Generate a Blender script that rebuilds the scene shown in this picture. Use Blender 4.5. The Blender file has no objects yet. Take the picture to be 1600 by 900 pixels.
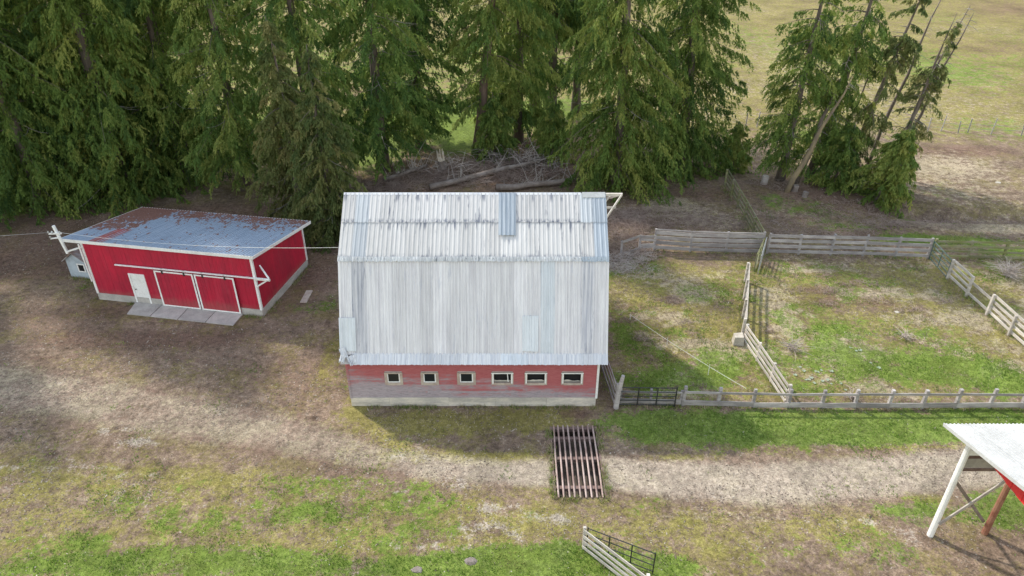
import bpy, math, random
import numpy as np
from mathutils import Vector, Matrix

R = math.radians
rng = np.random.default_rng(7)
random.seed(7)
SC = bpy.context.scene
COL = SC.collection

# ------------------------------------------------------------------ camera, sky, sun, exposure
PITCH = R(31.0)
CAM_H = 24.0
FOC = 1120.0                        # focal length in pixels of the 1600 px wide photograph
cam = bpy.data.cameras.new('camera')
cam.lens = 36.0 * FOC / 1600.0
cam.sensor_width = 36.0
cam.clip_end = 6000
cam_o = bpy.data.objects.new('camera', cam)
cam_o.location = (0, 0, CAM_H)
cam_o.rotation_euler = (math.pi / 2 - PITCH, 0, 0)
COL.objects.link(cam_o)
SC.camera = cam_o

SUN_EL = R(43)
SUN_DIR = Vector((-0.743 * math.cos(SUN_EL), 0.669 * math.cos(SUN_EL), math.sin(SUN_EL)))   # towards the sun
W = bpy.data.worlds.new('World')
SC.world = W
W.use_nodes = True
nt = W.node_tree
sky = nt.nodes.new('ShaderNodeTexSky')
sky.sky_type = 'NISHITA'
sky.sun_disc = False
sky.sun_elevation = SUN_EL
sky.sun_rotation = R(-48)
sky.dust_density = 0.5
sky.air_density = 1.9
sky.ozone_density = 1.0
bg = nt.nodes['Background']
bg.inputs['Strength'].default_value = 0.15
haze_sat = nt.nodes.new('ShaderNodeHueSaturation')      # thin bright cloud: the blue is washed out evenly
haze_sat.inputs['Saturation'].default_value = 0.55
nt.links.new(sky.outputs[0], haze_sat.inputs['Color'])
nt.links.new(haze_sat.outputs[0], bg.inputs[0])

sun = bpy.data.lights.new('sun', 'SUN')
sun.energy = 2.3
sun.angle = R(2.5)
sun.color = (1.0, 0.94, 0.82)
sun_o = bpy.data.objects.new('sun', sun)
sun_o.rotation_euler = SUN_DIR.to_track_quat('Z', 'Y').to_euler()
sun_o.location = (-40, 40, 60)
COL.objects.link(sun_o)

SC.view_settings.view_transform = 'Standard'
SC.view_settings.look = 'None'
SC.view_settings.gamma = 1
SC.view_settings.exposure = 1.1
SC.view_settings.use_curve_mapping = False
SC.cycles.max_bounces = 6
SC.cycles.diffuse_bounces = 3
SC.cycles.transparent_max_bounces = 4
SC.cycles.use_denoising = True

_s, _c = math.sin(PITCH), math.cos(PITCH)


def G(px, py, h=0.0):
    """a spot seen at (px, py) in the photograph, lying at height h: where it stands in the place"""
    v = (py - 450) / FOC
    u = (px - 800) / FOC
    t = (CAM_H - h) / (_s + v * _c)
    return (u * t, (_c - v * _s) * t, h)


# ------------------------------------------------------------------ materials
def nn(t, kind, **kw):
    n = t.nodes.new(kind)
    for k, v in kw.items():
        setattr(n, k, v)
    return n


def new_mat(name):
    m = bpy.data.materials.new(name)
    m.use_nodes = True
    t = m.node_tree
    return m, t, t.nodes['Principled BSDF']


def noise(t, scale, detail=4, rough=0.6, vec=None, dist=0.0):
    n = nn(t, 'ShaderNodeTexNoise')
    n.inputs['Scale'].default_value = scale
    n.inputs['Detail'].default_value = detail
    n.inputs['Roughness'].default_value = rough
    n.inputs['Distortion'].default_value = dist
    if vec is not None:
        t.links.new(vec, n.inputs['Vector'])
    return n.outputs['Fac']


def ramp(t, fac, stops, interp='LINEAR'):
    r = nn(t, 'ShaderNodeValToRGB')
    r.color_ramp.interpolation = interp
    while len(r.color_ramp.elements) < len(stops):
        r.color_ramp.elements.new(0.5)
    for e, (p, c) in zip(r.color_ramp.elements, stops):
        e.position = p
        e.color = (*c, 1) if len(c) == 3 else c
    t.links.new(fac, r.inputs[0])
    return r.outputs[0]


def step(t, fac, a, b):
    r = nn(t, 'ShaderNodeMapRange', interpolation_type='SMOOTHSTEP')
    r.inputs['From Min'].default_value = a
    r.inputs['From Max'].default_value = b
    t.links.new(fac, r.inputs['Value'])
    return r.outputs['Result']


def mixc(t, fac, a, b, mode='MIX'):
    m = nn(t, 'ShaderNodeMix', data_type='RGBA', blend_type=mode)
    for sock, val in ((m.inputs[0], fac), (m.inputs[6], a), (m.inputs[7], b)):
        if isinstance(val, (int, float)):
            sock.default_value = val
        elif isinstance(val, tuple):
            sock.default_value = (*val, 1)
        else:
            t.links.new(val, sock)
    return m.outputs[2]


def mth(t, op, a, b=None):
    m = nn(t, 'ShaderNodeMath', operation=op)
    for i, val in enumerate((a, b)):
        if val is None:
            continue
        if isinstance(val, (int, float)):
            m.inputs[i].default_value = val
        else:
            t.links.new(val, m.inputs[i])
    return m.outputs[0]


def coords(t, scale=(1, 1, 1), kind='Object'):
    tc = nn(t, 'ShaderNodeTexCoord')
    mp = nn(t, 'ShaderNodeMapping')
    mp.inputs['Scale'].default_value = scale
    t.links.new(tc.outputs[kind], mp.inputs[0])
    return mp.outputs[0]


def world_coords(t, scale=(1, 1, 1)):
    g = nn(t, 'ShaderNodeNewGeometry')
    mp = nn(t, 'ShaderNodeMapping')
    mp.inputs['Scale'].default_value = scale
    t.links.new(g.outputs['Position'], mp.inputs[0])
    return mp.outputs[0]


def bump(t, bsdf, h, strength=0.4, dist=0.02):
    b = nn(t, 'ShaderNodeBump')
    b.inputs['Strength'].default_value = strength
    b.inputs['Distance'].default_value = dist
    t.links.new(h, b.inputs['Height'])
    t.links.new(b.outputs[0], bsdf.inputs['Normal'])


def obj_random(t):
    return nn(t, 'ShaderNodeObjectInfo').outputs['Random']


def worn(name, base, alt, scale=2.0, stretch=(1, 1, 1), rough=0.8, metal=0.0, lo=0.35, hi=0.65, vary=0.25, bmp=0.3):
    """base colour broken up by patches of a second colour, with a per-piece lightness spread"""
    m, t, b = new_mat(name)
    v = world_coords(t, stretch)
    n1 = noise(t, scale, 6, 0.65, v)
    n2 = noise(t, scale * 9, 3, 0.6, v)
    c = mixc(t, step(t, n1, lo, hi), base, alt)
    mul = mth(t, 'ADD', mth(t, 'MULTIPLY', n2, 0.5), 0.75)
    mul = mth(t, 'MULTIPLY', mul, mth(t, 'ADD', mth(t, 'MULTIPLY', obj_random(t), vary), 1 - vary / 2))
    c = mixc(t, 1.0, c, mul, 'MULTIPLY')
    t.links.new(c, b.inputs['Base Color'])
    b.inputs['Roughness'].default_value = rough
    b.inputs['Metallic'].default_value = metal
    bump(t, b, n2, bmp, 0.01)
    return m


M = {}
M['grey_wood'] = worn('grey_wood', (0.25, 0.225, 0.225), (0.38, 0.35, 0.34), 1.2, (1, 1, 4), 0.9, vary=0.45)
M['pale_wood'] = worn('pale_wood', (0.56, 0.51, 0.46), (0.40, 0.36, 0.32), 1.5, (1, 1, 3), 0.85, vary=0.3)
M['mossy_wood'] = worn('mossy_wood', (0.23, 0.21, 0.15), (0.17, 0.18, 0.06), 1.5, (1, 1, 3), 0.95, vary=0.35)
M['dark_metal'] = worn('dark_metal', (0.018, 0.02, 0.022), (0.035, 0.032, 0.03), 3, rough=0.5)
M['green_metal'] = worn('green_metal', (0.05, 0.11, 0.10), (0.10, 0.13, 0.12), 3, rough=0.5)
M['silver_metal'] = worn('silver_metal', (0.5, 0.53, 0.55), (0.35, 0.33, 0.31), 3, rough=0.4, metal=0.5)
M['white_paint'] = worn('white_paint', (0.78, 0.77, 0.76), (0.66, 0.64, 0.62), 1.5, rough=0.6, vary=0.08, lo=0.45, hi=0.75)
M['white_steel'] = worn('white_steel', (0.46, 0.46, 0.46), (0.39, 0.39, 0.39), 0.8, rough=0.4, vary=0.05, bmp=0.05)
M['rust_pipe'] = worn('rust_pipe', (0.40, 0.31, 0.28), (0.24, 0.155, 0.135), 1.6, (1, 0.6, 1), 0.7, vary=0.35)
M['rust_beam'] = worn('rust_beam', (0.14, 0.085, 0.075), (0.21, 0.15, 0.13), 3, rough=0.85)
M['rust_post'] = worn('rust_post', (0.20, 0.075, 0.045), (0.28, 0.14, 0.09), 2.5, rough=0.8)
M['concrete'] = worn('concrete', (0.44, 0.41, 0.38), (0.33, 0.31, 0.29), 1.3, rough=0.9, vary=0.15)
M['limewash'] = worn('limewash', (0.60, 0.54, 0.46), (0.42, 0.385, 0.35), 1.1, (1, 1, 3), 0.9, vary=0.3)
M['red_paint'] = worn('red_paint', (0.44, 0.007, 0.036), (0.33, 0.009, 0.034), 0.9, (1, 1, 0.35), 0.6, vary=0.10, bmp=0.1)
def shed_red():
    m = M['red_paint']
    t = m.node_tree
    b = t.nodes['Principled BSDF']
    src = b.inputs['Base Color'].links[0].from_socket
    g = nn(t, 'ShaderNodeNewGeometry')
    sep = nn(t, 'ShaderNodeSeparateXYZ')
    t.links.new(g.outputs['Position'], sep.inputs[0])
    n = noise(t, 2.2, 6, .7, world_coords(t, (1, 1, .6)))
    f = mth(t, 'ADD', mth(t, 'MULTIPLY', step(t, sep.outputs[2], 1.5, .3), .5), mth(t, 'MULTIPLY', n, .6))
    c = mixc(t, mth(t, 'MULTIPLY', step(t, f, .52, .85), .45), src, (0.26, 0.10, 0.085))
    n2 = noise(t, 1.1, 5, .7, world_coords(t, (2.2, 2.2, .25)))
    c = mixc(t, mth(t, 'MULTIPLY', step(t, n2, .52, .75), .35), c, (0.50, 0.07, 0.10))
    t.links.new(c, b.inputs['Base Color'])


shed_red()
M['red_steel'] = worn('red_steel', (0.62, 0.025, 0.028), (0.55, 0.025, 0.028), 0.9, rough=0.45, vary=0.05, bmp=0.05)
M['hut_blue'] = worn('hut_blue', (0.46, 0.52, 0.58), (0.36, 0.41, 0.46), 2, rough=0.8)
M['hut_roof'] = worn('hut_roof', (0.20, 0.13, 0.10), (0.32, 0.30, 0.30), 2.5, rough=0.9)
M['weathered_frame'] = worn('weathered_frame', (0.47, 0.40, 0.34), (0.36, 0.28, 0.24), 2.5, rough=0.9, vary=0.25)
M['stone'] = worn('stone', (0.48, 0.44, 0.38), (0.36, 0.32, 0.27), 2.5, rough=0.95)
M['dead_wood'] = worn('dead_wood', (0.30, 0.26, 0.24), (0.42, 0.38, 0.35), 1.5, rough=0.95, vary=0.3)
M['log_bark'] = worn('log_bark', (0.16, 0.125, 0.105), (0.26, 0.22, 0.20), 1.8, rough=0.95, vary=0.3)
M['split_wood'] = worn('split_wood', (0.62, 0.56, 0.48), (0.45, 0.36, 0.27), 3, rough=0.9)
M['bark'] = worn('bark', (0.105, 0.085, 0.07), (0.17, 0.135, 0.115), 1.2, (3, 3, 0.6), 0.95, vary=0.3, bmp=0.6)
M['sunlit_red_bark'] = worn('sunlit_red_bark', (0.26, 0.175, 0.14), (0.17, 0.115, 0.095), 1.2, (3, 3, 0.6), 0.95, vary=0.2, bmp=0.6)  # reddish bark with its sunlit brightness put into the colour
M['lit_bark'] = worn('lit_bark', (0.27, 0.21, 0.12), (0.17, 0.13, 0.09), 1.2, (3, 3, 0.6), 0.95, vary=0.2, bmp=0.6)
M['dead_branch'] = worn('dead_branch', (0.34, 0.31, 0.29), (0.22, 0.19, 0.17), 2, rough=0.95, vary=0.3)
M['wire'] = worn('wire', (0.30, 0.30, 0.31), (0.2, 0.2, 0.2), 2, rough=0.6)
M['rope'] = worn('rope', (0.78, 0.78, 0.76), (0.6, 0.6, 0.58), 2, rough=0.8)
M['soil'] = worn('soil', (0.055, 0.042, 0.035), (0.09, 0.07, 0.05), 3, rough=1.0)


def glass_mat():
    m, t, b = new_mat('window_glass')
    b.inputs['Base Color'].default_value = (0.012, 0.016, 0.02, 1)
    b.inputs['Roughness'].default_value = 0.12
    return m


M['glass'] = glass_mat()
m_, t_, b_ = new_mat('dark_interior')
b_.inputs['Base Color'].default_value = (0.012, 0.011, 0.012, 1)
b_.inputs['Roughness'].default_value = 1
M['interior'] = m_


def barn_board_mat():
    m, t, b = new_mat('faded_red_boards')
    g = nn(t, 'ShaderNodeNewGeometry')
    sep = nn(t, 'ShaderNodeSeparateXYZ')
    t.links.new(g.outputs['Position'], sep.inputs[0])
    n1 = noise(t, 0.55, 5, 0.6, world_coords(t, (1, 1, 2.2)))
    n2 = noise(t, 2.2, 5, 0.7, world_coords(t, (0.8, 1, 7)))
    n3 = noise(t, 9, 3, 0.7, world_coords(t, (0.5, 1, 6)))
    # paint survives best near the eave and towards the right end of the wall
    f = mth(t, 'ADD', mth(t, 'MULTIPLY', sep.outputs[2], 0.36), mth(t, 'MULTIPLY', sep.outputs[0], 0.026))
    f = mth(t, 'ADD', f, mth(t, 'MULTIPLY', n1, 0.75))
    f = mth(t, 'ADD', f, mth(t, 'MULTIPLY', n2, 0.45))
    f = mth(t, 'ADD', f, mth(t, 'MULTIPLY', obj_random(t), 0.22))
    f = mth(t, 'ADD', f, mth(t, 'MULTIPLY', mth(t, 'SUBTRACT', n3, .5), .9))
    k = step(t, f, 0.98, 1.26)
    grey = ramp(t, n3, [(0.3, (0.20, 0.165, 0.185)), (0.7, (0.46, 0.395, 0.415))])
    red = ramp(t, n3, [(0.3, (0.30, 0.065, 0.072)), (0.7, (0.43, 0.135, 0.14))])
    c = mixc(t, k, grey, red)
    t.links.new(c, b.inputs['Base Color'])
    b.inputs['Roughness'].default_value = 0.9
    bump(t, b, n3, 0.3, 0.01)
    return m


M['barn_board'] = barn_board_mat()


def sheet_mat(name, c1, c2, streak, seam=None, amount=0.5, metal=0.35, rough=0.5):
    """galvanised roofing: streaks run down the slope (object y), seam = (y0, y1) of a stained band at a lap"""
    m, t, b = new_mat(name)
    tc = nn(t, 'ShaderNodeTexCoord')
    rnd = obj_random(t)
    add = nn(t, 'ShaderNodeVectorMath', operation='ADD')
    comb = nn(t, 'ShaderNodeCombineXYZ')
    t.links.new(mth(t, 'MULTIPLY', rnd, 71.0), comb.inputs[0])
    t.links.new(mth(t, 'MULTIPLY', rnd, 37.0), comb.inputs[1])
    t.links.new(tc.outputs['Object'], add.inputs[0])
    t.links.new(comb.outputs[0], add.inputs[1])

    def vec(s):
        mp = nn(t, 'ShaderNodeMapping')
        mp.inputs['Scale'].default_value = s
        t.links.new(add.outputs[0], mp.inputs[0])
        return mp.outputs[0]
    long_ = noise(t, 1.0, 5, 0.65, vec((9, 0.22, 1)))
    broad = noise(t, 1.0, 4, 0.6, vec((1.3, 0.6, 1)))
    fine = noise(t, 1.0, 3, 0.7, vec((24, 5, 1)))
    c = mixc(t, step(t, long_, 0.36, 0.66), c1, c2)
    st = mth(t, 'MULTIPLY', step(t, noise(t, 1.0, 4, 0.7, vec((4.2, 0.55, 1))), 0.565, 0.68), amount)
    c = mixc(t, st, c, streak)
    if seam:
        sep0 = nn(t, 'ShaderNodeSeparateXYZ')
        t.links.new(tc.outputs['Object'], sep0.inputs[0])
        top = mth(t, 'MULTIPLY', step(t, sep0.outputs[1], .62, .25), step(t, noise(t, 1.0, 3, 0.6, vec((3.6, 0.5, 1))), 0.52, 0.60))
        c = mixc(t, mth(t, 'MULTIPLY', top, .8), c, streak)
        sep = nn(t, 'ShaderNodeSeparateXYZ')
        t.links.new(tc.outputs['Object'], sep.inputs[0])
        band = step(t, sep.outputs[1], seam[0], seam[1])
        band = mth(t, 'MULTIPLY', band, step(t, noise(t, 1.0, 4, 0.7, vec((7, 3, 1))), 0.42, 0.62))
        c = mixc(t, mth(t, 'MULTIPLY', band, seam[2] if len(seam) > 2 else 0.8), c, streak)
    mul = mth(t, 'ADD', mth(t, 'MULTIPLY', rnd, 0.2), mth(t, 'ADD', mth(t, 'MULTIPLY', fine, 0.22), 0.78))
    mul = mth(t, 'MULTIPLY', mul, mth(t, 'ADD', mth(t, 'MULTIPLY', broad, 0.3), 0.85))
    c = mixc(t, 1.0, c, mul, 'MULTIPLY')
    t.links.new(c, b.inputs['Base Color'])
    b.inputs['Metallic'].default_value = metal
    b.inputs['Roughness'].default_value = rough
    bump(t, b, fine, 0.08, 0.01)
    return m


STREAK = (0.13, 0.14, 0.18)
M['sheet_top'] = sheet_mat('roof_sheet_upper', (0.49, 0.475, 0.475), (0.43, 0.42, 0.42), STREAK, (1.36, 1.56, 1.0), 0.9, 0.05, 0.6)
M['sheet_mid'] = sheet_mat('roof_sheet_middle', (0.50, 0.485, 0.48), (0.445, 0.435, 0.43), STREAK, (1.70, 2.0, 1.0), 0.6, 0.05, 0.6)
M['sheet_low'] = sheet_mat('roof_sheet_lower', (0.70, 0.675, 0.685), (0.545, 0.52, 0.545), (0.42, 0.43, 0.50), None, 0.45, 0.0, 0.5)
M['sheet_dark'] = sheet_mat('roof_sheet_dark', (0.60, 0.58, 0.60), (0.36, 0.36, 0.41), (0.20, 0.21, 0.27), None, 0.7, 0.0, 0.5)
M['sheet_eave'] = sheet_mat('roof_sheet_eave', (0.63, 0.625, 0.645), (0.48, 0.485, 0.53), (0.27, 0.28, 0.34), None, 0.5, 0.0, 0.5)
M['sheet_blue'] = sheet_mat('roof_sheet_blue', (0.34, 0.375, 0.415), (0.28, 0.315, 0.36), (0.22, 0.27, 0.34), None, 0.3, 0.2, 0.45)
M['sheet_slate'] = sheet_mat('roof_sheet_slate', (0.41, 0.43, 0.455), (0.34, 0.36, 0.39), (0.2, 0.22, 0.26), None, 0.4, 0.05, 0.55)
M['sheet_pale_blue'] = sheet_mat('roof_sheet_pale_blue', (0.66, 0.68, 0.72), (0.56, 0.58, 0.62), (0.35, 0.4, 0.46), None, 0.3, 0.2, 0.45)


def shed_roof_mat():
    m, t, b = new_mat('rusting_shed_roof')
    tc = nn(t, 'ShaderNodeTexCoord')
    sep = nn(t, 'ShaderNodeSeparateXYZ')
    t.links.new(tc.outputs['Object'], sep.inputs[0])
    X, Y = sep.outputs[0], sep.outputs[1]          # X from the right end leftwards is negative; Y from the front edge back

    def v(s):
        mp = nn(t, 'ShaderNodeMapping')
        mp.inputs['Scale'].default_value = s
        t.links.new(tc.outputs['Object'], mp.inputs[0])
        return mp.outputs[0]
    n_big = noise(t, 1.0, 5, 0.62, v((0.55, 0.5, 1)))
    n_cell = noise(t, 1.0, 4, 0.75, v((2.6, 1.5, 1)))
    n_fine = noise(t, 1.0, 3, 0.7, v((14, 9, 1)))
    n_str = noise(t, 1.0, 4, 0.6, v((7, 0.4, 1)))
    # rust has taken the back edge and the left bay, flakes scattered over the middle
    f = mth(t, 'MULTIPLY', step(t, Y, 3.6, 7.6), 0.20)
    left = mth(t, 'MULTIPLY', mth(t, 'MULTIPLY', step(t, X, -9.3, -9.9), step(t, Y, 1.4, 3.0)), 0.20)
    f = mth(t, 'ADD', f, left)
    f = mth(t, 'ADD', f, mth(t, 'MULTIPLY', n_big, 0.55))
    f = mth(t, 'ADD', f, mth(t, 'MULTIPLY', n_cell, 0.55))
    n_fl = noise(t, 1.0, 3, 0.6, v((6.5, 2.2, 1)))
    f = mth(t, 'ADD', f, mth(t, 'MULTIPLY', mth(t, 'SUBTRACT', n_fl, .5), .85))
    k = step(t, f, 0.675, 0.715)
    blue = ramp(t, n_str, [(0.3, (0.24, 0.30, 0.40)), (0.7, (0.36, 0.43, 0.54))])
    rust = ramp(t, n_fine, [(0.3, (0.16, 0.075, 0.06)), (0.7, (0.30, 0.16, 0.13))])
    c = mixc(t, k, blue, rust)
    t.links.new(c, b.inputs['Base Color'])
    b.inputs['Roughness'].default_value = 0.5
    b.inputs['Metallic'].default_value = 0.15
    bump(t, b, n_fine, 0.1, 0.01)
    return m


M['shed_roof'] = shed_roof_mat()
M['red_primer'] = worn('red_primer_sheet', (0.36, 0.09, 0.08), (0.28, 0.09, 0.08), 1.5, rough=0.7)


def leaf_mat(name, dark, mid, light, transl=0.5, attr='tint'):
    m, t, b = new_mat(name)
    a = nn(t, 'ShaderNodeAttribute', attribute_name=attr)
    f = mth(t, 'ADD', mth(t, 'MULTIPLY', a.outputs['Fac'], 0.8), mth(t, 'MULTIPLY', obj_random(t), 0.3))
    c = ramp(t, f, [(0.08, dark), (0.5, mid), (0.95, light)])
    t.links.new(c, b.inputs['Base Color'])
    b.inputs['Roughness'].default_value = 0.6
    b.inputs['Specular IOR Level'].default_value = 0.25
    tr = nn(t, 'ShaderNodeBsdfTranslucent')
    t.links.new(c, tr.inputs[0])
    mx = nn(t, 'ShaderNodeMixShader')
    mx.inputs[0].default_value = transl
    t.links.new(b.outputs[0], mx.inputs[1])
    t.links.new(tr.outputs[0], mx.inputs[2])
    t.links.new(mx.outputs[0], t.nodes['Material Output'].inputs[0])
    return m


M['cedar'] = leaf_mat('cedar_foliage', (0.062, 0.120, 0.032), (0.180, 0.265, 0.058), (0.410, 0.425, 0.115))
M['fir'] = leaf_mat('fir_foliage', (0.058, 0.125, 0.038), (0.170, 0.270, 0.064), (0.390, 0.425, 0.118))
M['olive_cedar'] = leaf_mat('olive_cedar_foliage', (0.095, 0.140, 0.045), (0.200, 0.230, 0.076), (0.360, 0.320, 0.130))
M['grass'] = leaf_mat('grass_blades', (0.100, 0.190, 0.026), (0.180, 0.285, 0.042), (0.36, 0.36, 0.12), 0.35)
M['dry_grass'] = leaf_mat('dry_grass', (0.20, 0.15, 0.10), (0.36, 0.29, 0.20), (0.50, 0.42, 0.28), 0.2)
M['weed'] = leaf_mat('weed_leaves', (0.36, 0.42, 0.32), (0.36, 0.42, 0.32), (0.34, 0.38, 0.32), 0.2)


# ------------------------------------------------------------------ mesh helpers
def tag(o, label=None, cat=None, group=None, kind=None):
    if label:
        o['label'] = label
    if cat:
        o['category'] = cat
    if group:
        o['group'] = group
    if kind:
        o['kind'] = kind
    return o


def root(name, loc, label, cat, group=None):
    o = bpy.data.objects.new(name, None)
    o.empty_display_size = 0.3
    o.location = loc
    COL.objects.link(o)
    return tag(o, label, cat, group)


def world_loc(p):
    v = Vector((0, 0, 0))
    while p is not None:
        v += p.location
        p = p.parent
    return v


class MB:
    """collects solids given in world coordinates"""

    def __init__(self):
        self.v, self.f = [], []

    def add(self, vs, fs):
        k = len(self.v)
        self.v += [tuple(p) for p in vs]
        self.f += [tuple(i + k for i in q) for q in fs]
        return self

    def hexa(self, lo4, hi4):
        return self.add(list(lo4) + list(hi4), [(3, 2, 1, 0), (4, 5, 6, 7), (0, 1, 5, 4), (1, 2, 6, 5), (2, 3, 7, 6), (3, 0, 4, 7)])

    def box(self, x0, x1, y0, y1, z0, z1):
        return self.hexa([(x0, y0, z0), (x1, y0, z0), (x1, y1, z0), (x0, y1, z0)], [(x0, y0, z1), (x1, y0, z1), (x1, y1, z1), (x0, y1, z1)])

    def beam(self, a, b, w, h, up=(0, 0, 1)):
        """a bar from a to b: w sideways, h along up"""
        a, b, up = Vector(a), Vector(b), Vector(up)
        d = (b - a).normalized()
        s = d.cross(up)
        if s.length < 1e-4:
            s = d.cross(Vector((1, 0, 0)))
        s.normalize()
        u = s.cross(d).normalized()
        s, u = s * w / 2, u * h / 2
        return self.hexa([a - s - u, a + s - u, a + s + u, a - s + u], [b - s - u, b + s - u, b + s + u, b - s + u])

    def tube(self, pts, radii, n=6, cap=True):
        pts = [Vector(p) for p in pts]
        if not hasattr(radii, '__len__'):
            radii = [radii] * len(pts)
        vs, fs = [], []
        for i, p in enumerate(pts):
            d = (pts[min(i + 1, len(pts) - 1)] - pts[max(i - 1, 0)]).normalized()
            s = d.cross(Vector((0.13, 0.27, 1)))
            if s.length < 1e-3:
                s = d.cross(Vector((1, 0, 0)))
            s.normalize()
            u = s.cross(d)
            for k in range(n):
                a = 2 * math.pi * k / n
                vs.append(p + (s * math.cos(a) + u * math.sin(a)) * radii[i])
        for i in range(len(pts) - 1):
            for k in range(n):
                k2 = (k + 1) % n
                fs.append((i * n + k, i * n + k2, (i + 1) * n + k2, (i + 1) * n + k))
        if cap:
            fs.append(tuple(range(n - 1, -1, -1)))
            fs.append(tuple(range((len(pts) - 1) * n, len(pts) * n)))
        return self.add(vs, fs)

    def prism(self, poly, d):
        """closed polygon (list of points) pushed along vector d"""
        n = len(poly)
        d = Vector(d)
        vs = [Vector(p) for p in poly] + [Vector(p) + d for p in poly]
        return self.add(vs, [tuple(range(n - 1, -1, -1)), tuple(range(n, 2 * n))] + [(i, (i + 1) % n, n + (i + 1) % n, n + i) for i in range(n)])

    def build(self, name, mat, parent=None, origin=None, smooth=False):
        if parent is not None:
            o0 = world_loc(parent)
        elif origin is not None:
            o0 = Vector(origin)
        else:
            o0 = Vector((0, 0, 0))
        me = bpy.data.meshes.new(name)
        me.from_pydata([(p[0] - o0[0], p[1] - o0[1], p[2] - o0[2]) for p in self.v], [], self.f)
        me.materials.append(M[mat] if isinstance(mat, str) else mat)
        if smooth:
            me.polygons.foreach_set('use_smooth', [True] * len(me.polygons))
        o = bpy.data.objects.new(name, me)
        COL.objects.link(o)
        if parent is not None:
            o.parent = parent
        elif origin is not None:
            o.location = origin
        return o


def fast_mesh(name, V, F, mat, attrs=None, smooth=False):
    """V (n,3), F (m,3|4) numpy arrays"""
    me = bpy.data.meshes.new(name)
    k = F.shape[1]
    me.vertices.add(len(V))
    me.vertices.foreach_set('co', np.ascontiguousarray(V, dtype=np.float32).ravel())
    me.loops.add(F.size)
    me.loops.foreach_set('vertex_index', np.ascontiguousarray(F, dtype=np.int32).ravel())
    me.polygons.add(len(F))
    me.polygons.foreach_set('loop_start', np.arange(0, F.size, k, dtype=np.int32))
    if smooth:
        me.polygons.foreach_set('use_smooth', np.ones(len(F), dtype=bool))
    for an, (typ, data) in (attrs or {}).items():
        a = me.attributes.new(an, typ, 'POINT')
        a.data.foreach_set('color' if typ == 'FLOAT_COLOR' else 'value', np.ascontiguousarray(data, dtype=np.float32).ravel())
    me.update(calc_edges=True)
    me.materials.append(M[mat])
    return me


def link(name, me, parent=None, loc=(0, 0, 0)):
    o = bpy.data.objects.new(name, me)
    COL.objects.link(o)
    o.parent = parent
    o.location = loc
    return o


# ------------------------------------------------------------------ smooth noise in numpy
_P = rng.random((256, 256)).astype(np.float32)


def vnoise(x, y):
    xi, yi = np.floor(x).astype(int), np.floor(y).astype(int)
    fx, fy = x - xi, y - yi
    fx, fy = fx * fx * (3 - 2 * fx), fy * fy * (3 - 2 * fy)
    a, b = _P[xi & 255, yi & 255], _P[(xi + 1) & 255, yi & 255]
    c, d = _P[xi & 255, (yi + 1) & 255], _P[(xi + 1) & 255, (yi + 1) & 255]
    return (a * (1 - fx) + b * fx) * (1 - fy) + (c * (1 - fx) + d * fx) * fy


def fbm(x, y, s, o=4):
    v, a, n = 0, 0.5, 0
    for i in range(o):
        v = v + a * vnoise(x * s + 17.3 * i, y * s + 5.1 * i)
        n += a
        a *= 0.55
        s *= 2.03
    return v / n


# ------------------------------------------------------------------ the ground: what grows or lies where
def blob(X, Y, px, py, rx, ry, ang=0.0):
    cx, cy, _ = G(px, py)
    wx = abs(G(px + rx, py)[0] - cx)
    wy = abs(G(px, py - ry)[1] - G(px, py + ry)[1]) / 2
    dx, dy = X - cx, Y - cy
    if ang:
        ca, sa = math.cos(R(ang)), math.sin(R(ang))
        dx, dy = dx * ca + dy * sa, -dx * sa + dy * ca
    return np.exp(-((dx / wx) ** 2 + (dy / wy) ** 2) ** 1.3)


def strip(X, Y, pts):
    """pts: (px, py, half width in metres): soft band along the line"""
    best = np.zeros_like(X)
    P = [(*G(p[0], p[1])[:2], p[2]) for p in pts]
    for (ax, ay, aw), (bx, by, bw) in zip(P[:-1], P[1:]):
        dx, dy = bx - ax, by - ay
        t = np.clip(((X - ax) * dx + (Y - ay) * dy) / (dx * dx + dy * dy), 0, 1)
        d = np.hypot(X - ax - t * dx, Y - ay - t * dy)
        best = np.maximum(best, np.exp(-(d / (aw + (bw - aw) * t)) ** 4))
    return best


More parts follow.
